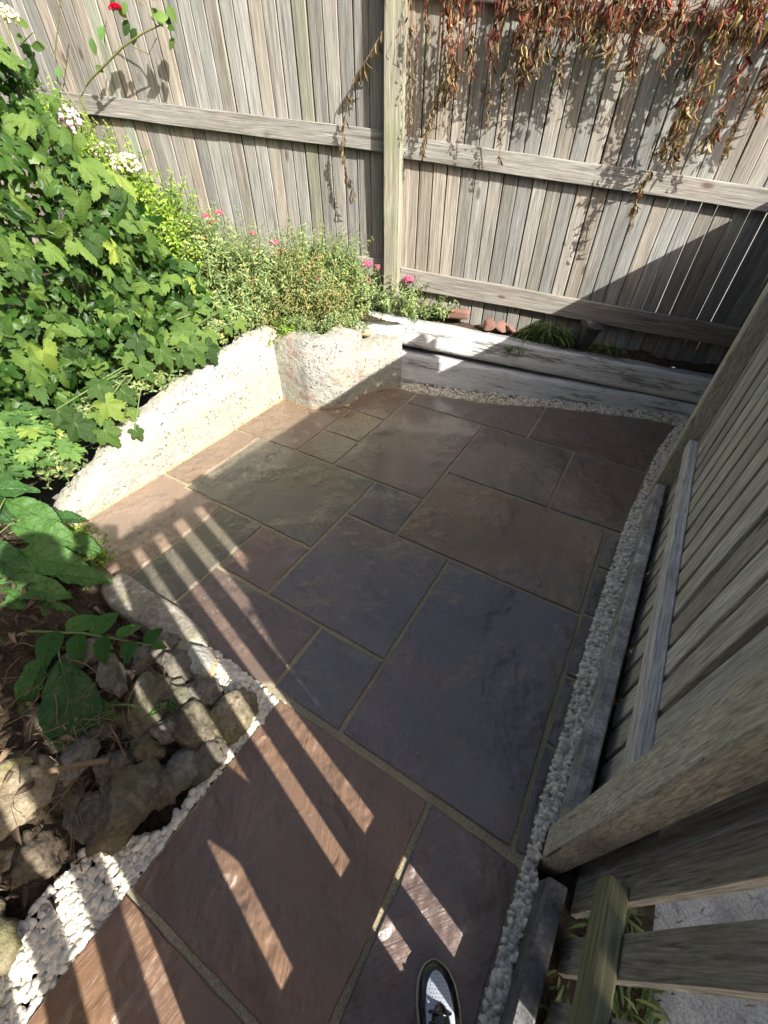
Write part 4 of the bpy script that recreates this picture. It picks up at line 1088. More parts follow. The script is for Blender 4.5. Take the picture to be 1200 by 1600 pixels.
shooty('ground_foliage', 'dark low foliage filling the bed under the big shrub', 'plant', [(-2.75, 1.5, .48, .35, .6, .14), (-3.3, 1.4, .55, .5, .5, .25), (-2.42, 1.15, .46, .12, .4, .10), (-3.0, .7, .42, .4, .3, .2)], 300, .055, M_MALLOW_S, LF, (.1, -.1, .5), 41, fill=2400)
shooty('left_weed', 'patch of small green weeds in the bed left of the rockery', 'weed', [(-1.55, -.25, .24, .14, .16, .08), (-1.85, -.3, .3, .2, .2, .1)], 90, .045, M_WEED, LF, (.1, -.1, .5), 42, fill=300, length=(.06, .14))

rv = random.Random(61)
fl = [(rv.uniform(-2.75, -1.9), 0, 0, rv.uniform(.012, .019)) for _ in range(14)]
fl = [(x, 2.3 + (x + 2.3) * .55 + rv.uniform(-.12, .12), rv.uniform(.72, .98), r) for x, _, _, r in fl]
shooty('tall_valerian', 'tall loose valerian stems rising above the other clumps along the fence', 'plant', [(-2.55, 2.2, .86, .26, .18, .16), (-2.15, 2.45, .80, .26, .16, .16), (-1.88, 2.62, .80, .12, .12, .14)], 90, .042, M_VALER, LV, (.05, -.05, 1.1), 62, fl, fill=0, length=(.2, .42), inner=.2, loose=.35)
# ---- flower heads of the taller plants
def bloom(name, p, r, mat, label, cat, n, base, pet=.3, sq=.8):
    root = empty(name, base, label, cat); flower_head(root, Vector(p), r, mat, int(abs(p[0]) * 1000), 'flower_head', n, pet, sq)
    h = Heap(); a = Vector(base); b = Vector(p); h.add(*tube_geo([a, a.lerp(b, .5) + Vector((.03, .0, .04)), b], [.005, .004, .003], 6)); link('stalk', h.mesh('stalk', M_STEM), None, root)
    return root
bloom('flower', (-2.93, 1.72, 1.31), .052, M_PALE, 'round pale pink flower head above the big lobed leaves', 'flower', 90, (-2.95, 1.75, .8), .26)
bloom('flower', (-2.93, 1.93, 1.32), .075, M_CREAM, 'large creamy round flower head near the fence rail', 'flower', 190, (-2.98, 1.95, .8), .16)
bloom('flower', (-3.15, 1.80, 1.50), .075, M_MAUVE, 'faded mauve and white flower cluster left of the fence rail end', 'flower', 90, (-3.2, 1.85, .9), .2, 1.1)
bloom('flower', (-3.08, 1.90, 1.38), .05, M_MAUVE, 'small faded mauve cluster between the cream and pink heads', 'flower', 60, (-3.1, 1.9, .9), .2, .9)
bloom('flower', (-2.9, 1.80, 1.22), .05, M_MAUVE, 'brownish withered flower cluster below the cream head', 'flower', 50, (-2.95, 1.8, .8), .22, .5)
bloom('flower', (-3.0, 1.62, 1.86), .05, M_CREAM, 'cream flower head at the top left corner', 'flower', 90, (-3.05, 1.5, 1.3), .2)

# ---- rose
def rose():
    root = empty('climbing_rose', (-3.5, 2.1, .5), 'arching rose cane with a crimson bloom in front of the left fence', 'rose')
    def P(s, z, off=.16): return fp(s, off, z)
    h = Heap()
    h.add(*tube_geo([Vector((-3.5, 2.1, .5)), P(-3.75, 1.2), P(-3.78, 1.62), P(-3.66, 1.70), P(-3.36, 1.83), P(-3.2, 1.88), P(-3.06, 1.91)], [.009, .008, .0065, .006, .0055, .0045, .003], 6))
    h.add(*tube_geo([P(-3.78, 1.5), P(-3.9, 1.70), P(-3.84, 1.82), P(-3.62, 2.08)], [.006, .005, .004, .003], 6))
    h.add(*tube_geo([P(-3.48, 1.79), P(-3.47, 1.86), P(-3.42, 1.93)], .003, 5)); h.add(*tube_geo([P(-3.32, 1.84), P(-3.2, 1.80), P(-3.12, 1.86)], .0025, 5))
    h.add(*tube_geo([P(-3.1, 1.9), P(-3.15, 1.98), P(-3.3, 2.05)], .003, 5)); h.add(*tube_geo([P(-3.8, 1.75), P(-3.95, 1.9), P(-4.05, 1.86)], .003, 5))
    link('cane', h.mesh('cane', M_ROSESTEM), None, root)
    r_ = random.Random(77); ms = [mesh_np('leaf', *lance(1.0, .55, 6, 4, .2, .2, 0, 300 + i, .45, .05), True, (M_GERAN if i else M_MALLOW,)) for i in range(3)]
    sp = [(-3.06, 1.95), (-3.04, 1.90), (-3.02, 1.98), (-3.10, 1.97), (-3.08, 2.0), (-3.02, 1.86), (-3.0, 1.93), (-3.3, 2.0), (-3.27, 1.93), (-3.31, 1.97), (-3.25, 1.90), (-3.23, 1.99), (-3.55, 1.87), (-3.44, 1.91), (-3.98, 1.93), (-4.02, 1.85), (-3.92, 1.84), (-4.05, 1.9), (-3.86, 1.76), (-3.9, 1.66), (-3.6, 1.76), (-4.1, 1.8), (-4.0, 1.75)]
    for s_, z_ in sp:
        ax = FU * r_.uniform(-1, 1) + FN * r_.uniform(0, .6) + Vector((0, 0, r_.uniform(-1, .1)))
        link('leaf', ms[r_.randrange(3)], None, root, frame(ax, FN + SUN + unit(r_) * .4, P(s_, z_, r_.uniform(.13, .2)), r_.uniform(.055, .09)), (1, 1, 1))
    h = Heap()
    V, F = lance(1.0, .95, 4, 4, .5, .1, .03, 5, .6)
    for i in range(26):
        t = i / 26; a = i * 2.4; d = Vector((math.cos(a) * (.2 + t), math.sin(a) * (.2 + t), 1.1 - t * 1.1))
        h.add(V, F, frame(d, Vector((-math.cos(a), -math.sin(a), .6)), (0, 0, 0), .05 * (.55 + .45 * t)))
    link('bloom', h.mesh('bloom', M_ROSE), None, root, frame(Vector((0, 1, 0)), Vector((.1, -.6, .7)), P(-3.30, 1.96, .2), 1.0))
rose()

# ---- wilted climbing vine
def vine():
    r_ = random.Random(55)
    strands = [  # (points (s,z), spread, leaves, red share)
     ([(-1.47, 2.06), (-1.45, 1.88), (-1.43, 1.74), (-1.43, 1.62)], .055, 95, .3), ([(-1.48, 1.72), (-1.52, 1.56), (-1.56, 1.46), (-1.57, 1.36)], .014, 46, 0),
     ([(-1.67, 2.05), (-1.66, 1.8), (-1.645, 1.62), (-1.64, 1.48)], .012, 26, 0), ([(-1.14, 1.85), (-1.15, 1.67), (-1.14, 1.54), (-1.12, 1.36)], .010, 30, 0),
     ([(-1.25, 1.84), (-1.22, 1.64), (-1.21, 1.5)], .010, 22, .1), ([(-1.36, 2.06), (-1.34, 1.84), (-1.33, 1.69)], .022, 22, .6), ([(-1.24, 2.05), (-1.22, 1.88), (-1.21, 1.72)], .024, 26, .5),
     ([(-1.13, 2.05), (-1.10, 1.88), (-1.07, 1.67)], .045, 70, .25), ([(-1.04, 2.04), (-1.02, 1.86), (-1.0, 1.70)], .04, 55, .2), ([(-.92, 2.02), (-.91, 1.85), (-.88, 1.67)], .025, 40, .5),
     ([(-.82, 2.0), (-.81, 1.9), (-.79, 1.80)], .035, 34, .4), ([(-.70, 2.0), (-.69, 1.87), (-.68, 1.75)], .045, 60, .2), ([(-.61, 1.98), (-.58, 1.82), (-.54, 1.70)], .022, 34, .6),
     ([(-.42, 1.96), (-.41, 1.82), (-.41, 1.70)], .02, 24, .7), ([(-.19, 2.0), (-.22, 1.75), (-.235, 1.56), (-.28, 1.40)], .06, 110, .15), ([(-.27, 1.9), (-.27, 1.70), (-.24, 1.52), (-.21, 1.37)], .04, 50, .15),
     ([(-.31, 1.34), (-.34, 1.22), (-.32, 1.09)], .022, 22, .3), ([(-.08, 1.96), (-.07, 1.70), (-.07, 1.5), (-.09, 1.44)], .03, 50, .3), ([(.02, 1.95), (.05, 1.75), (.08, 1.55)], .03, 46, .6),
     ([(-.01, 1.68), (.01, 1.5), (.01, 1.38)], .018, 22, .3), ([(.16, 1.95), (.15, 1.8), (.14, 1.62)], .03, 40, .6), ([(.28, 1.9), (.26, 1.7), (.25, 1.55)], .035, 40, .3), ([(-.5, 1.98), (-.5, 1.9), (-.49, 1.84)], .04, 30, .7),
     ([(-.12, 1.98), (-.14, 1.9), (-.14, 1.8)], .06, 60, .4), ([(.08, 2.0), (.1, 1.9), (.1, 1.82)], .06, 60, .5), ([(-.95, 2.03), (-.97, 1.95), (-.97, 1.85)], .05, 40, .6), ([(-1.6, 2.05), (-1.57, 1.9), (-1.56, 1.82)], .02, 16, .2)]
    for q_ in range(14):
        s_ = -1.2 + q_ * .11; zt = 2.03 - .07 * (s_ + 1.6); L_ = r_.uniform(.1, .26)
        strands.append(([(s_, zt), (s_ + r_.uniform(-.02, .02), zt - L_ * .5), (s_ + r_.uniform(-.02, .02), zt - L_)], .035, 22, r_.uniform(.2, .55)))
    root = empty('climbing_vine', fp(-.6, .06, 1.98), 'wilted red and straw coloured climbing vine hanging over the right fence section', 'vine')
    shp = [lance(1.0, .30, 5, 2, .5, .25 + .25 * (i % 3), .02, 400 + i, .45, 0, 0, 1.2) for i in range(5)]
    md = [mesh_np('leaf', *s_, True, (M_DRY,)) for s_ in shp]; mr = [mesh_np('leaf', *s_, True, (M_DRYRED,)) for s_ in shp]
    hs = Heap(); hd = Heap(); hr = Heap(); cnt = 0
    alll = []
    for pts, spr, nl, red in strands:
        offs = .07 + r_.uniform(.01, .06)
        P3 = [fp(s_, offs + .02 * math.sin(i), z_) for i, (s_, z_) in enumerate(pts)]
        for k in range(2 if spr > .03 else 1):
            j = Vector((r_.uniform(-1, 1) * spr * .5, 0, 0)); hs.add(*tube_geo([p + j for p in P3], [.003] * (len(P3) - 1) + [.0015], 5))
        for _ in range(int(nl * 2.3)):
            t = r_.random(); u = t * (len(P3) - 1); i = min(int(u), len(P3) - 2); p = P3[i].lerp(P3[i + 1], u - i)
            taper = 1 if spr > .03 else .9
            p = p + FU * max(-1.5, min(1.5, r_.gauss(0, 1))) * spr * .5 * taper + FN * abs(r_.gauss(0, spr * .5 + .01)) + Vector((0, 0, r_.uniform(-.02, .02)))
            isred = r_.random() < red * (1.3 if t < .55 else .3)
            alll.append((p, isred, r_.choice((.022, .028, .036, .045, .056)) * r_.uniform(.8, 1.15) if spr > .02 else r_.uniform(.02, .036)))
    r_.shuffle(alll); alll.sort(key=lambda a: -a[2])
    for i, (p, isred, sc) in enumerate(alll):
        ax = Vector((0, 0, -1)) + FU * r_.gauss(0, .4) + FN * r_.uniform(-.15, .5)
        M = frame(ax, FN + unit(r_) * 1.2, p, (sc * r_.uniform(.6, 1.5), sc, sc * r_.uniform(.8, 1.6)))
        if i < 300: link('leaf', (mr if isred else md)[r_.randrange(5)], None, root, M, (1, 1, 1))
        else: (hr if isred else hd).add(*shp[r_.randrange(5)], M)
    for _ in range(420):      # thin red stalks
        p, isred, sc = alll[r_.randrange(len(alll))]
        if p.z < 1.72: continue
        a = p + FU * r_.gauss(0, .03) + Vector((0, 0, r_.uniform(.0, .12))); b = a + Vector((0, 0, -r_.uniform(.05, .13))) + FU * r_.gauss(0, .02)
        hr.add(*tube_geo([a, a.lerp(b, .5) + FN * .015, b], .0016, 3))
    tag(link('small_leaves', hd.mesh('small_leaves', M_DRY_S), None, root), None, None, None, 'stuff')
    tag(link('red_stalks', hr.mesh('red_stalks', M_DRYRED_S), None, root), None, None, None, 'stuff')
    hs.add(*tube_geo([fp(-1.7, .07, 2.06), fp(-1.3, .09, 2.04), fp(-.9, .07, 2.0), fp(-.5, .09, 1.97), fp(-.1, .08, 1.93), fp(.35, .09, 1.9)], .006, 6))
    hs.add(*tube_geo([fp(-.75, .10, 1.86), fp(-.6, .12, 1.90), fp(-.45, .11, 1.88), fp(-.3, .10, 1.92)], .004, 6))
    link('stem', hs.mesh('stem', M_TWIG), None, root)
    # the single strand left of the post
    r2_ = empty('vine_strand', fp(-2.0, .08, 1.7), 'thin dried vine strand dangling left of the tall post', 'vine')
    pts = [fp(s_, .09, z_) for s_, z_ in ((-1.78, 1.90), (-1.89, 1.78), (-1.99, 1.68), (-2.04, 1.54), (-2.07, 1.42), (-2.05, 1.29), (-2.01, 1.14))]
    h = Heap(); h.add(*tube_geo(pts, [.003] * 6 + [.0015], 5)); link('stem', h.mesh('stem', M_TWIG), None, r2_)
    for i in range(58):
        u = r_.uniform(.3, 5.95); k = int(u); p = pts[k].lerp(pts[k + 1], u - k) + FU * r_.gauss(0, .010)
        ax = Vector((0, 0, -1)) + FU * r_.gauss(0, .4) + FN * r_.uniform(0, .3)
        link('leaf', md[r_.randrange(5)], None, r2_, frame(ax, FN + unit(r_) * .8, p, r_.uniform(.03, .06) * (1.3 if u < 2.2 else 1)), (1, 1, 1))
vine()

# ------------------------------------------------------------------ pot, weeds, shards
def pot():
    prof = [(.0, .002), (.047, .0), (.052, .004), (.068, .108), (.0675, .110), (.076, .111), (.078, .114), (.0785, .130), (.077, .133), (.0735, .132), (.070, .112), (.0665, .108), (.052, .02), (.0, .02)]
    n_ = 40; V = []; F = []
    for r_, z_ in prof:
        for k in range(n_): a = 2 * math.pi * k / n_; V.append((r_ * math.cos(a), r_ * math.sin(a), z_))
    for i in range(len(prof) - 1):
        for k in range(n_): F.append((i * n_ + k, i * n_ + (k + 1) % n_, (i + 1) * n_ + (k + 1) % n_, (i + 1) * n_ + k))
    root = empty('plant_pot', fp(-.365, .135, .395), 'empty black plastic plant pot leaning on the upper sleeper under the fence rail', 'pot')
    root.rotation_euler = (math.radians(-5), math.radians(9), 0)
    bpy.context.view_layer.update()
    o = bpy.data.objects.new('pot_body', mesh_np('pot_body', V, F, True, (M_POT,))); COL.objects.link(o); o.parent = root
    cv = [(.0, 0), ] ; V, F = ICO[2]
    o = bpy.data.objects.new('compost', mesh_np('compost', V * np.array([.060, .060, .01]) + np.array([0, 0, .06]), F, True, (M_SOIL,))); COL.objects.link(o); o.parent = root
pot()
WD = [lance(1.0, .09, 6, 2, .3, .5 + .3 * i, 0, 600 + i, .4) for i in range(4)]
def weed_heap(name, label, c, rad, n_, L, seed, mat=M_WEED):
    r_ = random.Random(seed); h = Heap()
    for _ in range(n_):
        a = r_.uniform(0, 6.3); q = math.sqrt(r_.random()); p = Vector(c) + FU * (math.cos(a) * q * rad[0]) + FN * (math.sin(a) * q * rad[1]) + Vector((0, 0, rad[2] * (1 - q * q) * r_.random()))
        h.add(*WD[r_.randrange(4)], frame(Vector((math.cos(a) + r_.gauss(0, .6), math.sin(a) + r_.gauss(0, .6), r_.uniform(-.1, .7))), Vector((0, 0, 1)) + unit(r_) * .5, p, (L * 1.3, L * r_.uniform(.5, 1.2), L)))
    return tag(link(name, h.mesh(name, mat)), label, None, None, 'stuff')
weed_heap('pulled_weeds', 'heap of pulled green weeds left of the black pot', fp(-.62, .13, .42), (.16, .05, .11), 420, .085, 3)
weed_heap('pulled_weeds_right', 'sparse weeds right of the black pot', fp(-.22, .14, .38), (.12, .03, .04), 80, .07, 4)
weed_heap('fallen_weeds', 'few weed stems hanging over the upper sleeper', fp(-.80, .22, .33), (.07, .01, .05), 36, .05, 5)
for i, (s_, z_, rz, l, lb) in enumerate(((-.93, .425, .3, .05, 'rounded terracotta shard beside the pulled weeds'), (-.86, .420, 1.4, .04, 'small red terracotta shard leaning near the pulled weeds'), (-1.02, .432, -.5, .055, 'flat terracotta shard on the soil behind the upper sleeper'))):
    V, F = stone_geo(3, random.Random(i + 5), .28, 7, .03); link_ = link('terracotta_shard', mesh_np('terracotta_shard', V * l, F, False, (M_TERRA,)), None, None, Matrix.Translation(fp(s_, .115, z_ + .03)) @ Euler((.5, .3, rz)).to_matrix().to_4x4())
    tag(link_, lb, 'pot shard')
# brick end behind the sleeper
V, F = ICO[3]; V = V / ((np.abs(V) ** 8).sum(1) ** .125)[:, None]
tag(link('brick', mesh_np('brick', V * np.array([.1, .03, .03]), F, True, (M_TERRA,)), None, None, Matrix.Translation(fp(-1.27, .06, .50)) @ Matrix.Rotation(FA, 4, 'Z')), 'old orange brick lying behind the upper sleeper at the fence foot', 'brick')

# litter, twigs, roots
def litter():
    r_ = random.Random(17); h = Heap(); lf_ = [lance(1.0, .5, 4, 3, .5, .5, .05, 700 + i, .45, 0, .05, 1.3) for i in range(4)]
    for _ in range(950):
        x = r_.uniform(-2.0, -.78); y = r_.uniform(-.75, .24)
        if x > -.85 and r_.random() < .6: continue
        z = bedz(x, y) - .02 + .02 * r_.random()
        h.add(*lf_[r_.randrange(4)], frame((r_.uniform(-1, 1), r_.uniform(-1, 1), r_.uniform(-.3, .4)), Vector((0, 0, 1)) + unit(r_) * .9, (x, y, z), r_.uniform(.02, .055)))
    tag(link('leaf_litter', h.mesh('leaf_litter', M_LITTER)), 'dead curled leaves between the rockery stones', None, None, 'stuff')
    h = Heap()
    for _ in range(150):
        x = r_.gauss(-1.0, .17); y = r_.gauss(-.06, .17)
        if x > -.72 or y > .22: continue
        z = bedz(x, y) + r_.uniform(0, .05); a = r_.uniform(0, 6.3); L = r_.uniform(.03, .12); p = Vector((x, y, z)); d = Vector((math.cos(a), math.sin(a), r_.uniform(-.2, .3)))
        h.add(*tube_geo([p, p + d * L * .5 + unit(r_) * L * .18, p + d * L + unit(r_) * L * .15], r_.uniform(.0007, .0018), 4))
    tag(link('dry_roots', h.mesh('dry_roots', M_TWIG)), 'tangle of dry roots and stalks on the rockery', None, None, 'stuff')
    def stick(pts, r0, label):
        h = Heap(); h.add(*tube_geo(pts, r0, 6)); tag(link('twig', h.mesh('twig', M_TWIG)), label, 'twig')
    stick([(-.98, -.02, .14), (-.92, -.03, .15), (-.86, -.05, .13)], .0028, 'pale straight twig below the two drooping leaves')
    stick([(-1.0, -.19, .16), (-.93, -.13, .17), (-.88, -.08, .15)], .009, 'thick grey stick lying across the rockery soil')
litter()
# soil crumbs and fallen bits along the wall top
# ------------------------------------------------------------------ beyond the picket fence
weed_heap('grass_tuft', 'grass tuft seen through the pickets beside the concrete path', Vector((.50, .30, .006)), (.08, .15, .03), 260, .06, 8)
weed_heap('verge_weeds', 'weeds and pebbles behind the gravel board near the camera', Vector((.43, .05, -.01)), (.05, .22, .04), 420, .06, 9, M_WEED)
def conifer():
    r_ = random.Random(91); h = Heap()
    root = empty('conifer', (1.45, .28, 0), 'clipped dark conifer bush on the far side of the picket fence', 'shrub')
    V, F = ICO[4]; V = V / ((np.abs(V) ** 4).sum(1) ** .25)[:, None]
    V = np.array([Vector(v) * (1 + .06 * fbm(Vector(v), 3, 3)) for v in V]) * np.array([.32, .42, 1.02]) + np.array([1.45, .28, .90]); h.add(V, F)
    for _ in range(3200):
        p = Vector(V[r_.randrange(len(V))]); nn = (p - Vector((1.45, .28, p.z))).normalized() + Vector((0, 0, .3)); h.add(*LF[r_.randrange(3)], frame(nn + unit(r_) * .6, unit(r_), p, r_.uniform(.025, .045)))
    tag(link('crown', h.mesh('crown', M_MALLOW_S), None, root), None, None, None, 'stuff')
    h = Heap(); h.add(*tube_geo([(1.45, .28, -.3), (1.45, .28, .5)], .04, 8)); link('trunk', h.mesh('trunk', M_TWIG), None, root)
conifer()
weed_heap('path_litter', 'dry bits of grass and leaf on the concrete path', Vector((.72, .40, -.008)), (.16, .32, .006), 70, .03, 19, M_DRY_S)
# hedge beyond the back fence
def hedge():
    V, F = ICO[4]; V = V / ((np.abs(V) ** 6).sum(1) ** (1 / 6))[:, None]
    V = np.array([Vector(v) * (1 + .05 * fbm(Vector(v) * 3, 2, 4)) for v in V]) * np.array([2.95, .22, 1.40])
    M = Matrix.Translation(fp(-2.95, -.62, 1.0)) @ Matrix.Rotation(FA, 4, 'Z')
    tag(link('hedge', mesh_np('hedge', V, F, True, (M_HEDGE,)), None, None, M), 'dark hedge glimpsed through the gaps of the back fence', 'hedge')
hedge()

# ------------------------------------------------------------------ house added unseen behind the camera to keep sky light off the near patio
hs_ = empty('house_screen', (-1.5, -1.5, -.1), 'plain brick house wall added unseen behind the camera to block sky light from the near patio', 'house_screen')
M_BRICK = plain('dark brown brick', (.16, .095, .07), .9, .2, .3, 8, .004)
link('wall', box_mesh('wall', -6, .40, -1.65, -1.45, -.3, 4.6, M_BRICK), None, hs_)
link('window', box_mesh('window', -1.8, -.4, -1.45, -1.42, 1.0, 2.2, M_PHONE), None, hs_)
# ------------------------------------------------------------------ person standing behind the camera, one shoe in the frame
def person():
    root = empty('person', (.12, -.22, 0), 'person in dark trousers and a black and white perforated leather shoe, taking the picture', 'person')
    def skinned(name, pts, edges, mat, lv=2):
        me = bpy.data.meshes.new(name); me.from_pydata([p[0] for p in pts], edges, []); me.materials.append(mat)
        o = bpy.data.objects.new(name, me); COL.objects.link(o); o.parent = root; o.matrix_local = Matrix.Translation(-Vector(root.location))
        sk = o.modifiers.new('skin', 'SKIN'); sk.use_smooth_shade = True
        for i, p in enumerate(pts): me.skin_vertices[0].data[i].radius = (p[1], p[1] if len(p) < 3 else p[2])
        me.skin_vertices[0].data[0].use_root = True
        sb = o.modifiers.new('sub', 'SUBSURF'); sb.levels = lv; sb.render_levels = lv
        return o
    # body: one continuous surface
    fx, fy = -.46, .888
    def L3(r, f, z): return (.17 + r * fy * 1.0 + f * fx, -.36 - r * fx + f * fy, z)      # r to the right, f forward
    fr, fl_ = (.222, -.125), (.10, -.365)
    B = [(L3(0, 0, .92), .13, .10), (L3(0, -.02, 1.10), .13, .09), (L3(0, -.02, 1.30), .15, .10), (L3(0, 0, 1.44), .10, .07), (L3(0, .02, 1.52), .05), (L3(0, .05, 1.60), .075, .085), (L3(0, .055, 1.69), .08, .09),
         (L3(.085, .01, .86), .085), ((fr[0] - .01, fr[1] - .03, .50), .06), ((fr[0], fr[1], .12), .042), (L3(-.085, 0, .86), .085), ((fl_[0] + .01, fl_[1] - .01, .50), .06), ((fl_[0], fl_[1], .12), .042),
         (L3(.18, 0, 1.42), .05), (L3(.21, .10, 1.20), .04), (L3(.07, .32, 1.49), .026), ((.06, -.075, 1.545), .028), (L3(-.18, 0, 1.42), .05), (L3(-.21, .10, 1.20), .04), (L3(-.07, .32, 1.49), .026), ((-.05, -.105, 1.545), .028), ((fr[0], fr[1] + .01, .07), .038), ((fl_[0], fl_[1] + .01, .07), .038)]
    E_ = [(0, 1), (1, 2), (2, 3), (3, 4), (4, 5), (5, 6), (0, 7), (7, 8), (8, 9), (0, 10), (10, 11), (11, 12), (3, 13), (13, 14), (14, 15), (15, 16), (3, 17), (17, 18), (18, 19), (19, 20), (9, 21), (12, 22)]
    skinned('body', B, E_, M_SKIN)
    T = [(L3(0, 0, .93), .15, .12), (L3(.085, .01, .84), .10), ((fr[0] - .01, fr[1] - .035, .50), .074), ((fr[0] + .01, fr[1] - .02, .11), .06), (L3(-.085, 0, .84), .10), ((fl_[0] + .01, fl_[1] - .015, .50), .076), ((fl_[0] + .01, fl_[1] - .02, .11), .062)]
    skinned('trousers', T, [(0, 1), (1, 2), (2, 3), (0, 4), (4, 5), (5, 6)], M_TROUSER)
    H_ = [(L3(0, 0, 1.0), .15, .115), (L3(0, -.02, 1.15), .148, .11), (L3(0, -.02, 1.32), .168, .12), (L3(0, 0, 1.43), .12, .085), (L3(.18, 0, 1.40), .066), (L3(.205, .08, 1.26), .056), (L3(-.18, 0, 1.40), .066), (L3(-.205, .08, 1.26), .056)]
    skinned('shirt', H_, [(0, 1), (1, 2), (2, 3), (3, 4), (4, 5), (3, 6), (6, 7)], M_SHIRT)
    V, F = ICO[3]; V2 = V[:, :] * np.array([.092, .105, .10]); V2[V[:, 1] > .35] *= .93
    link('hair', mesh_np('hair', V2, F, True, (M_HAIR,)), None, root, Matrix.Translation(L3(0, .03, 1.715)))
    fw = cam.matrix_world.to_3x3() @ Vector((0, 0, 1)); ux = cam.matrix_world.to_3x3() @ Vector((0, 1, 0))
    c = Vector((0, 0, 1.5)) + fw * .012 - ux * .05
    rt = cam.matrix_world.to_3x3() @ Vector((1, 0, 0)); M = Matrix((rt, ux, fw)).transposed().to_4x4(); M.translation = c
    ph = link('mobile_phone', box_mesh('mobile_phone', -.037, .037, -.07, .07, 0, .008, M_PHONE), None, None, M); tag(ph, 'slim black phone held out to take the picture', 'phone')
    for sx, hx, sg in ((.06, .012, 1), (-.05, -.0, -1)):
        for k in range(4):
            a = Vector((sx, -.075, 1.545)) + Vector((0, .0, .010 - k * .014)); e = Vector((sx - sg * .045, -.045 - .004 * k, 1.535 - k * .014)); h = Heap(); 
            m_ = a.lerp(e, .5) + Vector((0, .012, .006)); h.add(*tube_geo([a, m_, e], [.009, .0085, .0065], 8)); link('finger', h.mesh('finger', M_SKIN), None, root)
        a = Vector((sx, -.085, 1.55)); h = Heap(); h.add(*tube_geo([a, a + Vector((-sg * .02, .0, .028)), a + Vector((-sg * .045, .02, .03))], [.011, .010, .007], 8)); link('thumb', h.mesh('thumb', M_SKIN), None, root)
    def shoe(cx, cy, rot):
        n_ = 40; L = .292
        def outline(t, k=1.0):    # t 0 heel .. 1 toe -> half widths (left,right), centre shift
            w = np.interp(t, [0, .03, .1, .25, .45, .62, .75, .87, .94, .98, 1.0], [.012, .025, .033, .034, .036, .045, .0478, .0425, .032, .019, .004])
            c_ = np.interp(t, [0, .4, .7, 1], [0, .004, .002, -.006]); return w * k, c_
        def top(t):
            return np.interp(t, [0, .1, .3, .45, .6, .75, .88, .97, 1.0], [.085, .088, .085, .082, .070, .054, .045, .034, .022])
        M = Matrix.Translation((cx, cy, .0)) @ Matrix.Rotation(rot, 4, 'Z')
        def loft(name, z0, zt, kk, mat, t0=0., t1=1., rim=False):
            V = []; F = []; m = 17
            for i in range(n_ + 1):
                t = t0 + (t1 - t0) * i / n_; w, c_ = outline(t, kk)
                for j in range(m):
                    a = math.pi * j / (m - 1); x = -math.cos(a) * w; H_ = (zt(t) if callable(zt) else zt) - z0
                    z = z0 + H_ * (math.sin(a) ** (.55 if not rim else .12))
                    V.append((x + c_, (t - .5) * L * (1.0 if kk <= 1 else 1.012), z))
            for i in range(n_):
                for j in range(m - 1): F.append((i * m + j, i * m + j + 1, (i + 1) * m + j + 1, (i + 1) * m + j))
            # close the underside
            for i in range(n_): F.append(((i + 1) * m, (i + 1) * m + m - 1, i * m + m - 1, i * m))
            return link(name, mesh_np(name, V, F, True, (mat,)), None, root, M)
        loft('sole', 0.0, .013, 1.10, M_SHOEBLK, rim=True)
        loft('welt', .0125, .0165, 1.095, M_WELT, rim=True)
        loft('shoe_upper', .0165, top, .985, M_SHOEBLK)
        # pale toe panel laid on the vamp, with punched holes
        V = []; F = []; nu, nv = 26, 18
        def surf(t, s):
            w, c_ = outline(t, .985); x = s * w; H_ = top(t) - .0165; a = math.acos(max(-1, min(1, -s)))
            return Vector((x + c_, (t - .5) * L, .0165 + H_ * math.sin(a) ** .55 + .0012))
        for i in range(nu + 1):
            q = i / nu; t = .675 + .27 * q; hw = .70 * math.sqrt(max(0, 1 - q ** 4.5)) * (1.0 - .12 * q)
            for j in range(nv + 1):
                s = (j / nv * 2 - 1) * hw; tt = t + (.06 * (abs(s) - .25) * (1 - q) * 1.0) * (-1)
                V.append(surf(min(tt, .975), s)[:])
        for i in range(nu):
            for j in range(nv): a = i * (nv + 1) + j; F.append((a, a + 1, a + nv + 2, a + nv + 1))
        link('toe_panel', mesh_np('toe_panel', V, F, True, (M_SHOEWHT,)), None, root, M)
        h = Heap(); Vd, Fd = ICO[1]
        for i in range(11):
            for j in range(7):
                t = .72 + i * .02; s = (j - 3) * .155 + (.075 if i % 2 else 0)
                if abs(s) > .55 * math.sqrt(max(.02, 1 - ((t - .675) / .27) ** 3)): continue
                p = surf(t, s); h.add(Vd, Fd, Matrix.Translation(p) @ Matrix.Diagonal((.0011, .0011, .0006, 1)))
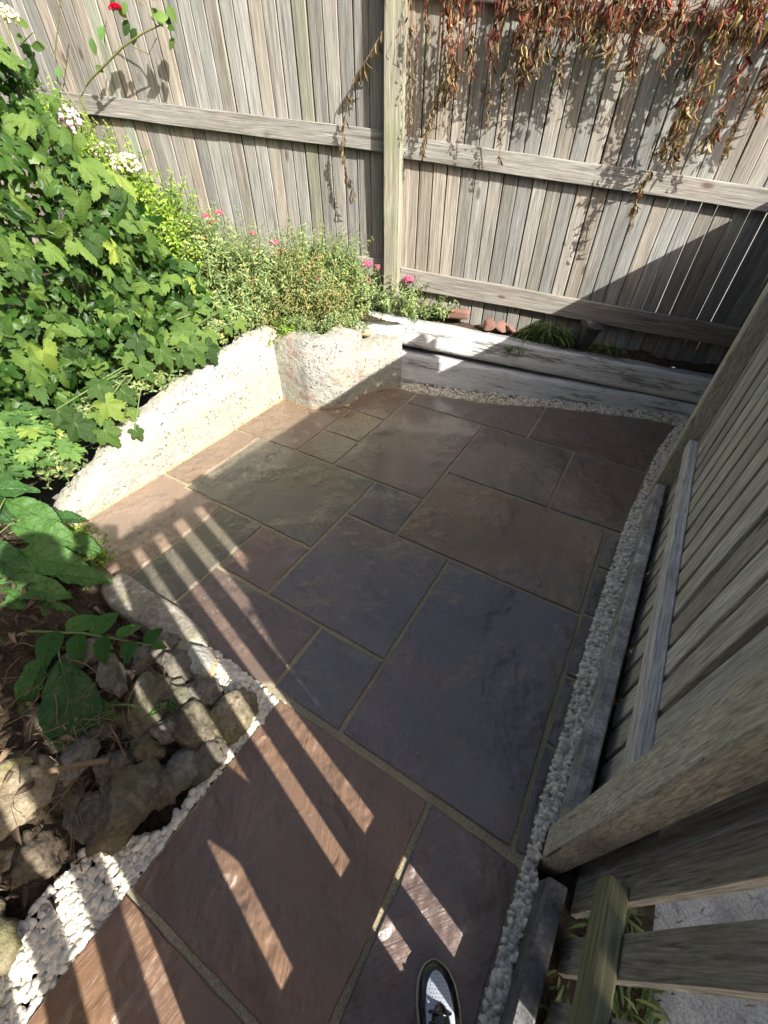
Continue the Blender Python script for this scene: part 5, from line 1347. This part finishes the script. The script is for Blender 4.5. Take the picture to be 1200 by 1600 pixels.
        tag(link('punched_holes', h.mesh('punched_holes', M_SHOEBLK), None, root, M), None, None, None, 'stuff')
        # tongue and laces
        V, F = ICO[3]; link('tongue', mesh_np('tongue', V * np.array([.024, .05, .022]), F, True, (M_SHOEBLK,)), None, root, M @ Matrix.Translation((.002, .034, .058)) @ Matrix.Rotation(-.25, 4, 'X'))
        for k in range(4):
            h = Heap(); y0 = .066 - k * .016; z0 = .062 + k * .004
            h.add(*tube_geo([(-.025, y0, z0 - .012), (-.012, y0 + .002, z0 + .008), (.012, y0 - .002, z0 + .008), (.027, y0, z0 - .012)], .0028, 6)); link('lace', h.mesh('lace', M_SHOEBLK), None, root, M)
    shoe(.187, -.068, .478); shoe(.062, -.30, .50)
person()

# ------------------------------------------------------------------ grit and bits of leaf on the slabs
def grit():
    r_ = random.Random(12); h = Heap()
    for _ in range(420):
        k = r_.random()
        if k < .3: x, y = r_.uniform(-2.15, -.5), r_.uniform(.4, 1.0)
        elif k < .6: x = r_.uniform(-2.15, -1.2); y = r_.uniform(1.4, 2.6)
        else: x, y = r_.uniform(-2.1, .2), r_.uniform(-.3, 2.8)
        if x < -1.8 and y > 2.18: continue
        if y < .37 and x < -.64: continue
        s_ = r_.uniform(.0015, .005); h.add(*PEBL[r_.randrange(14)], Matrix.Translation((x, y, .002)) @ Matrix.Rotation(r_.uniform(0, 6), 4, 'Z') @ Matrix.Diagonal((s_ * 1.3, s_, s_ * .5, 1)))
    tag(link('grit', h.mesh('grit', M_MORTAR)), 'crumbs of sand and grit scattered on the slabs', None, None, 'stuff')
    h = Heap()
    for _ in range(70):
        x, y = r_.uniform(-2.15, -1.2), r_.uniform(.4, 2.5)
        if x < -1.8 and y > 2.18: continue
        h.add(*LV[r_.randrange(3)], frame((r_.uniform(-1, 1), r_.uniform(-1, 1), 0), (r_.uniform(-.2, .2), .1, 1), (x, y, .003), r_.uniform(.012, .03)))
    tag(link('fallen_leaves', h.mesh('fallen_leaves', M_DRY_S)), 'small dry fallen leaves on the slabs near the wall', None, None, 'stuff')
grit()
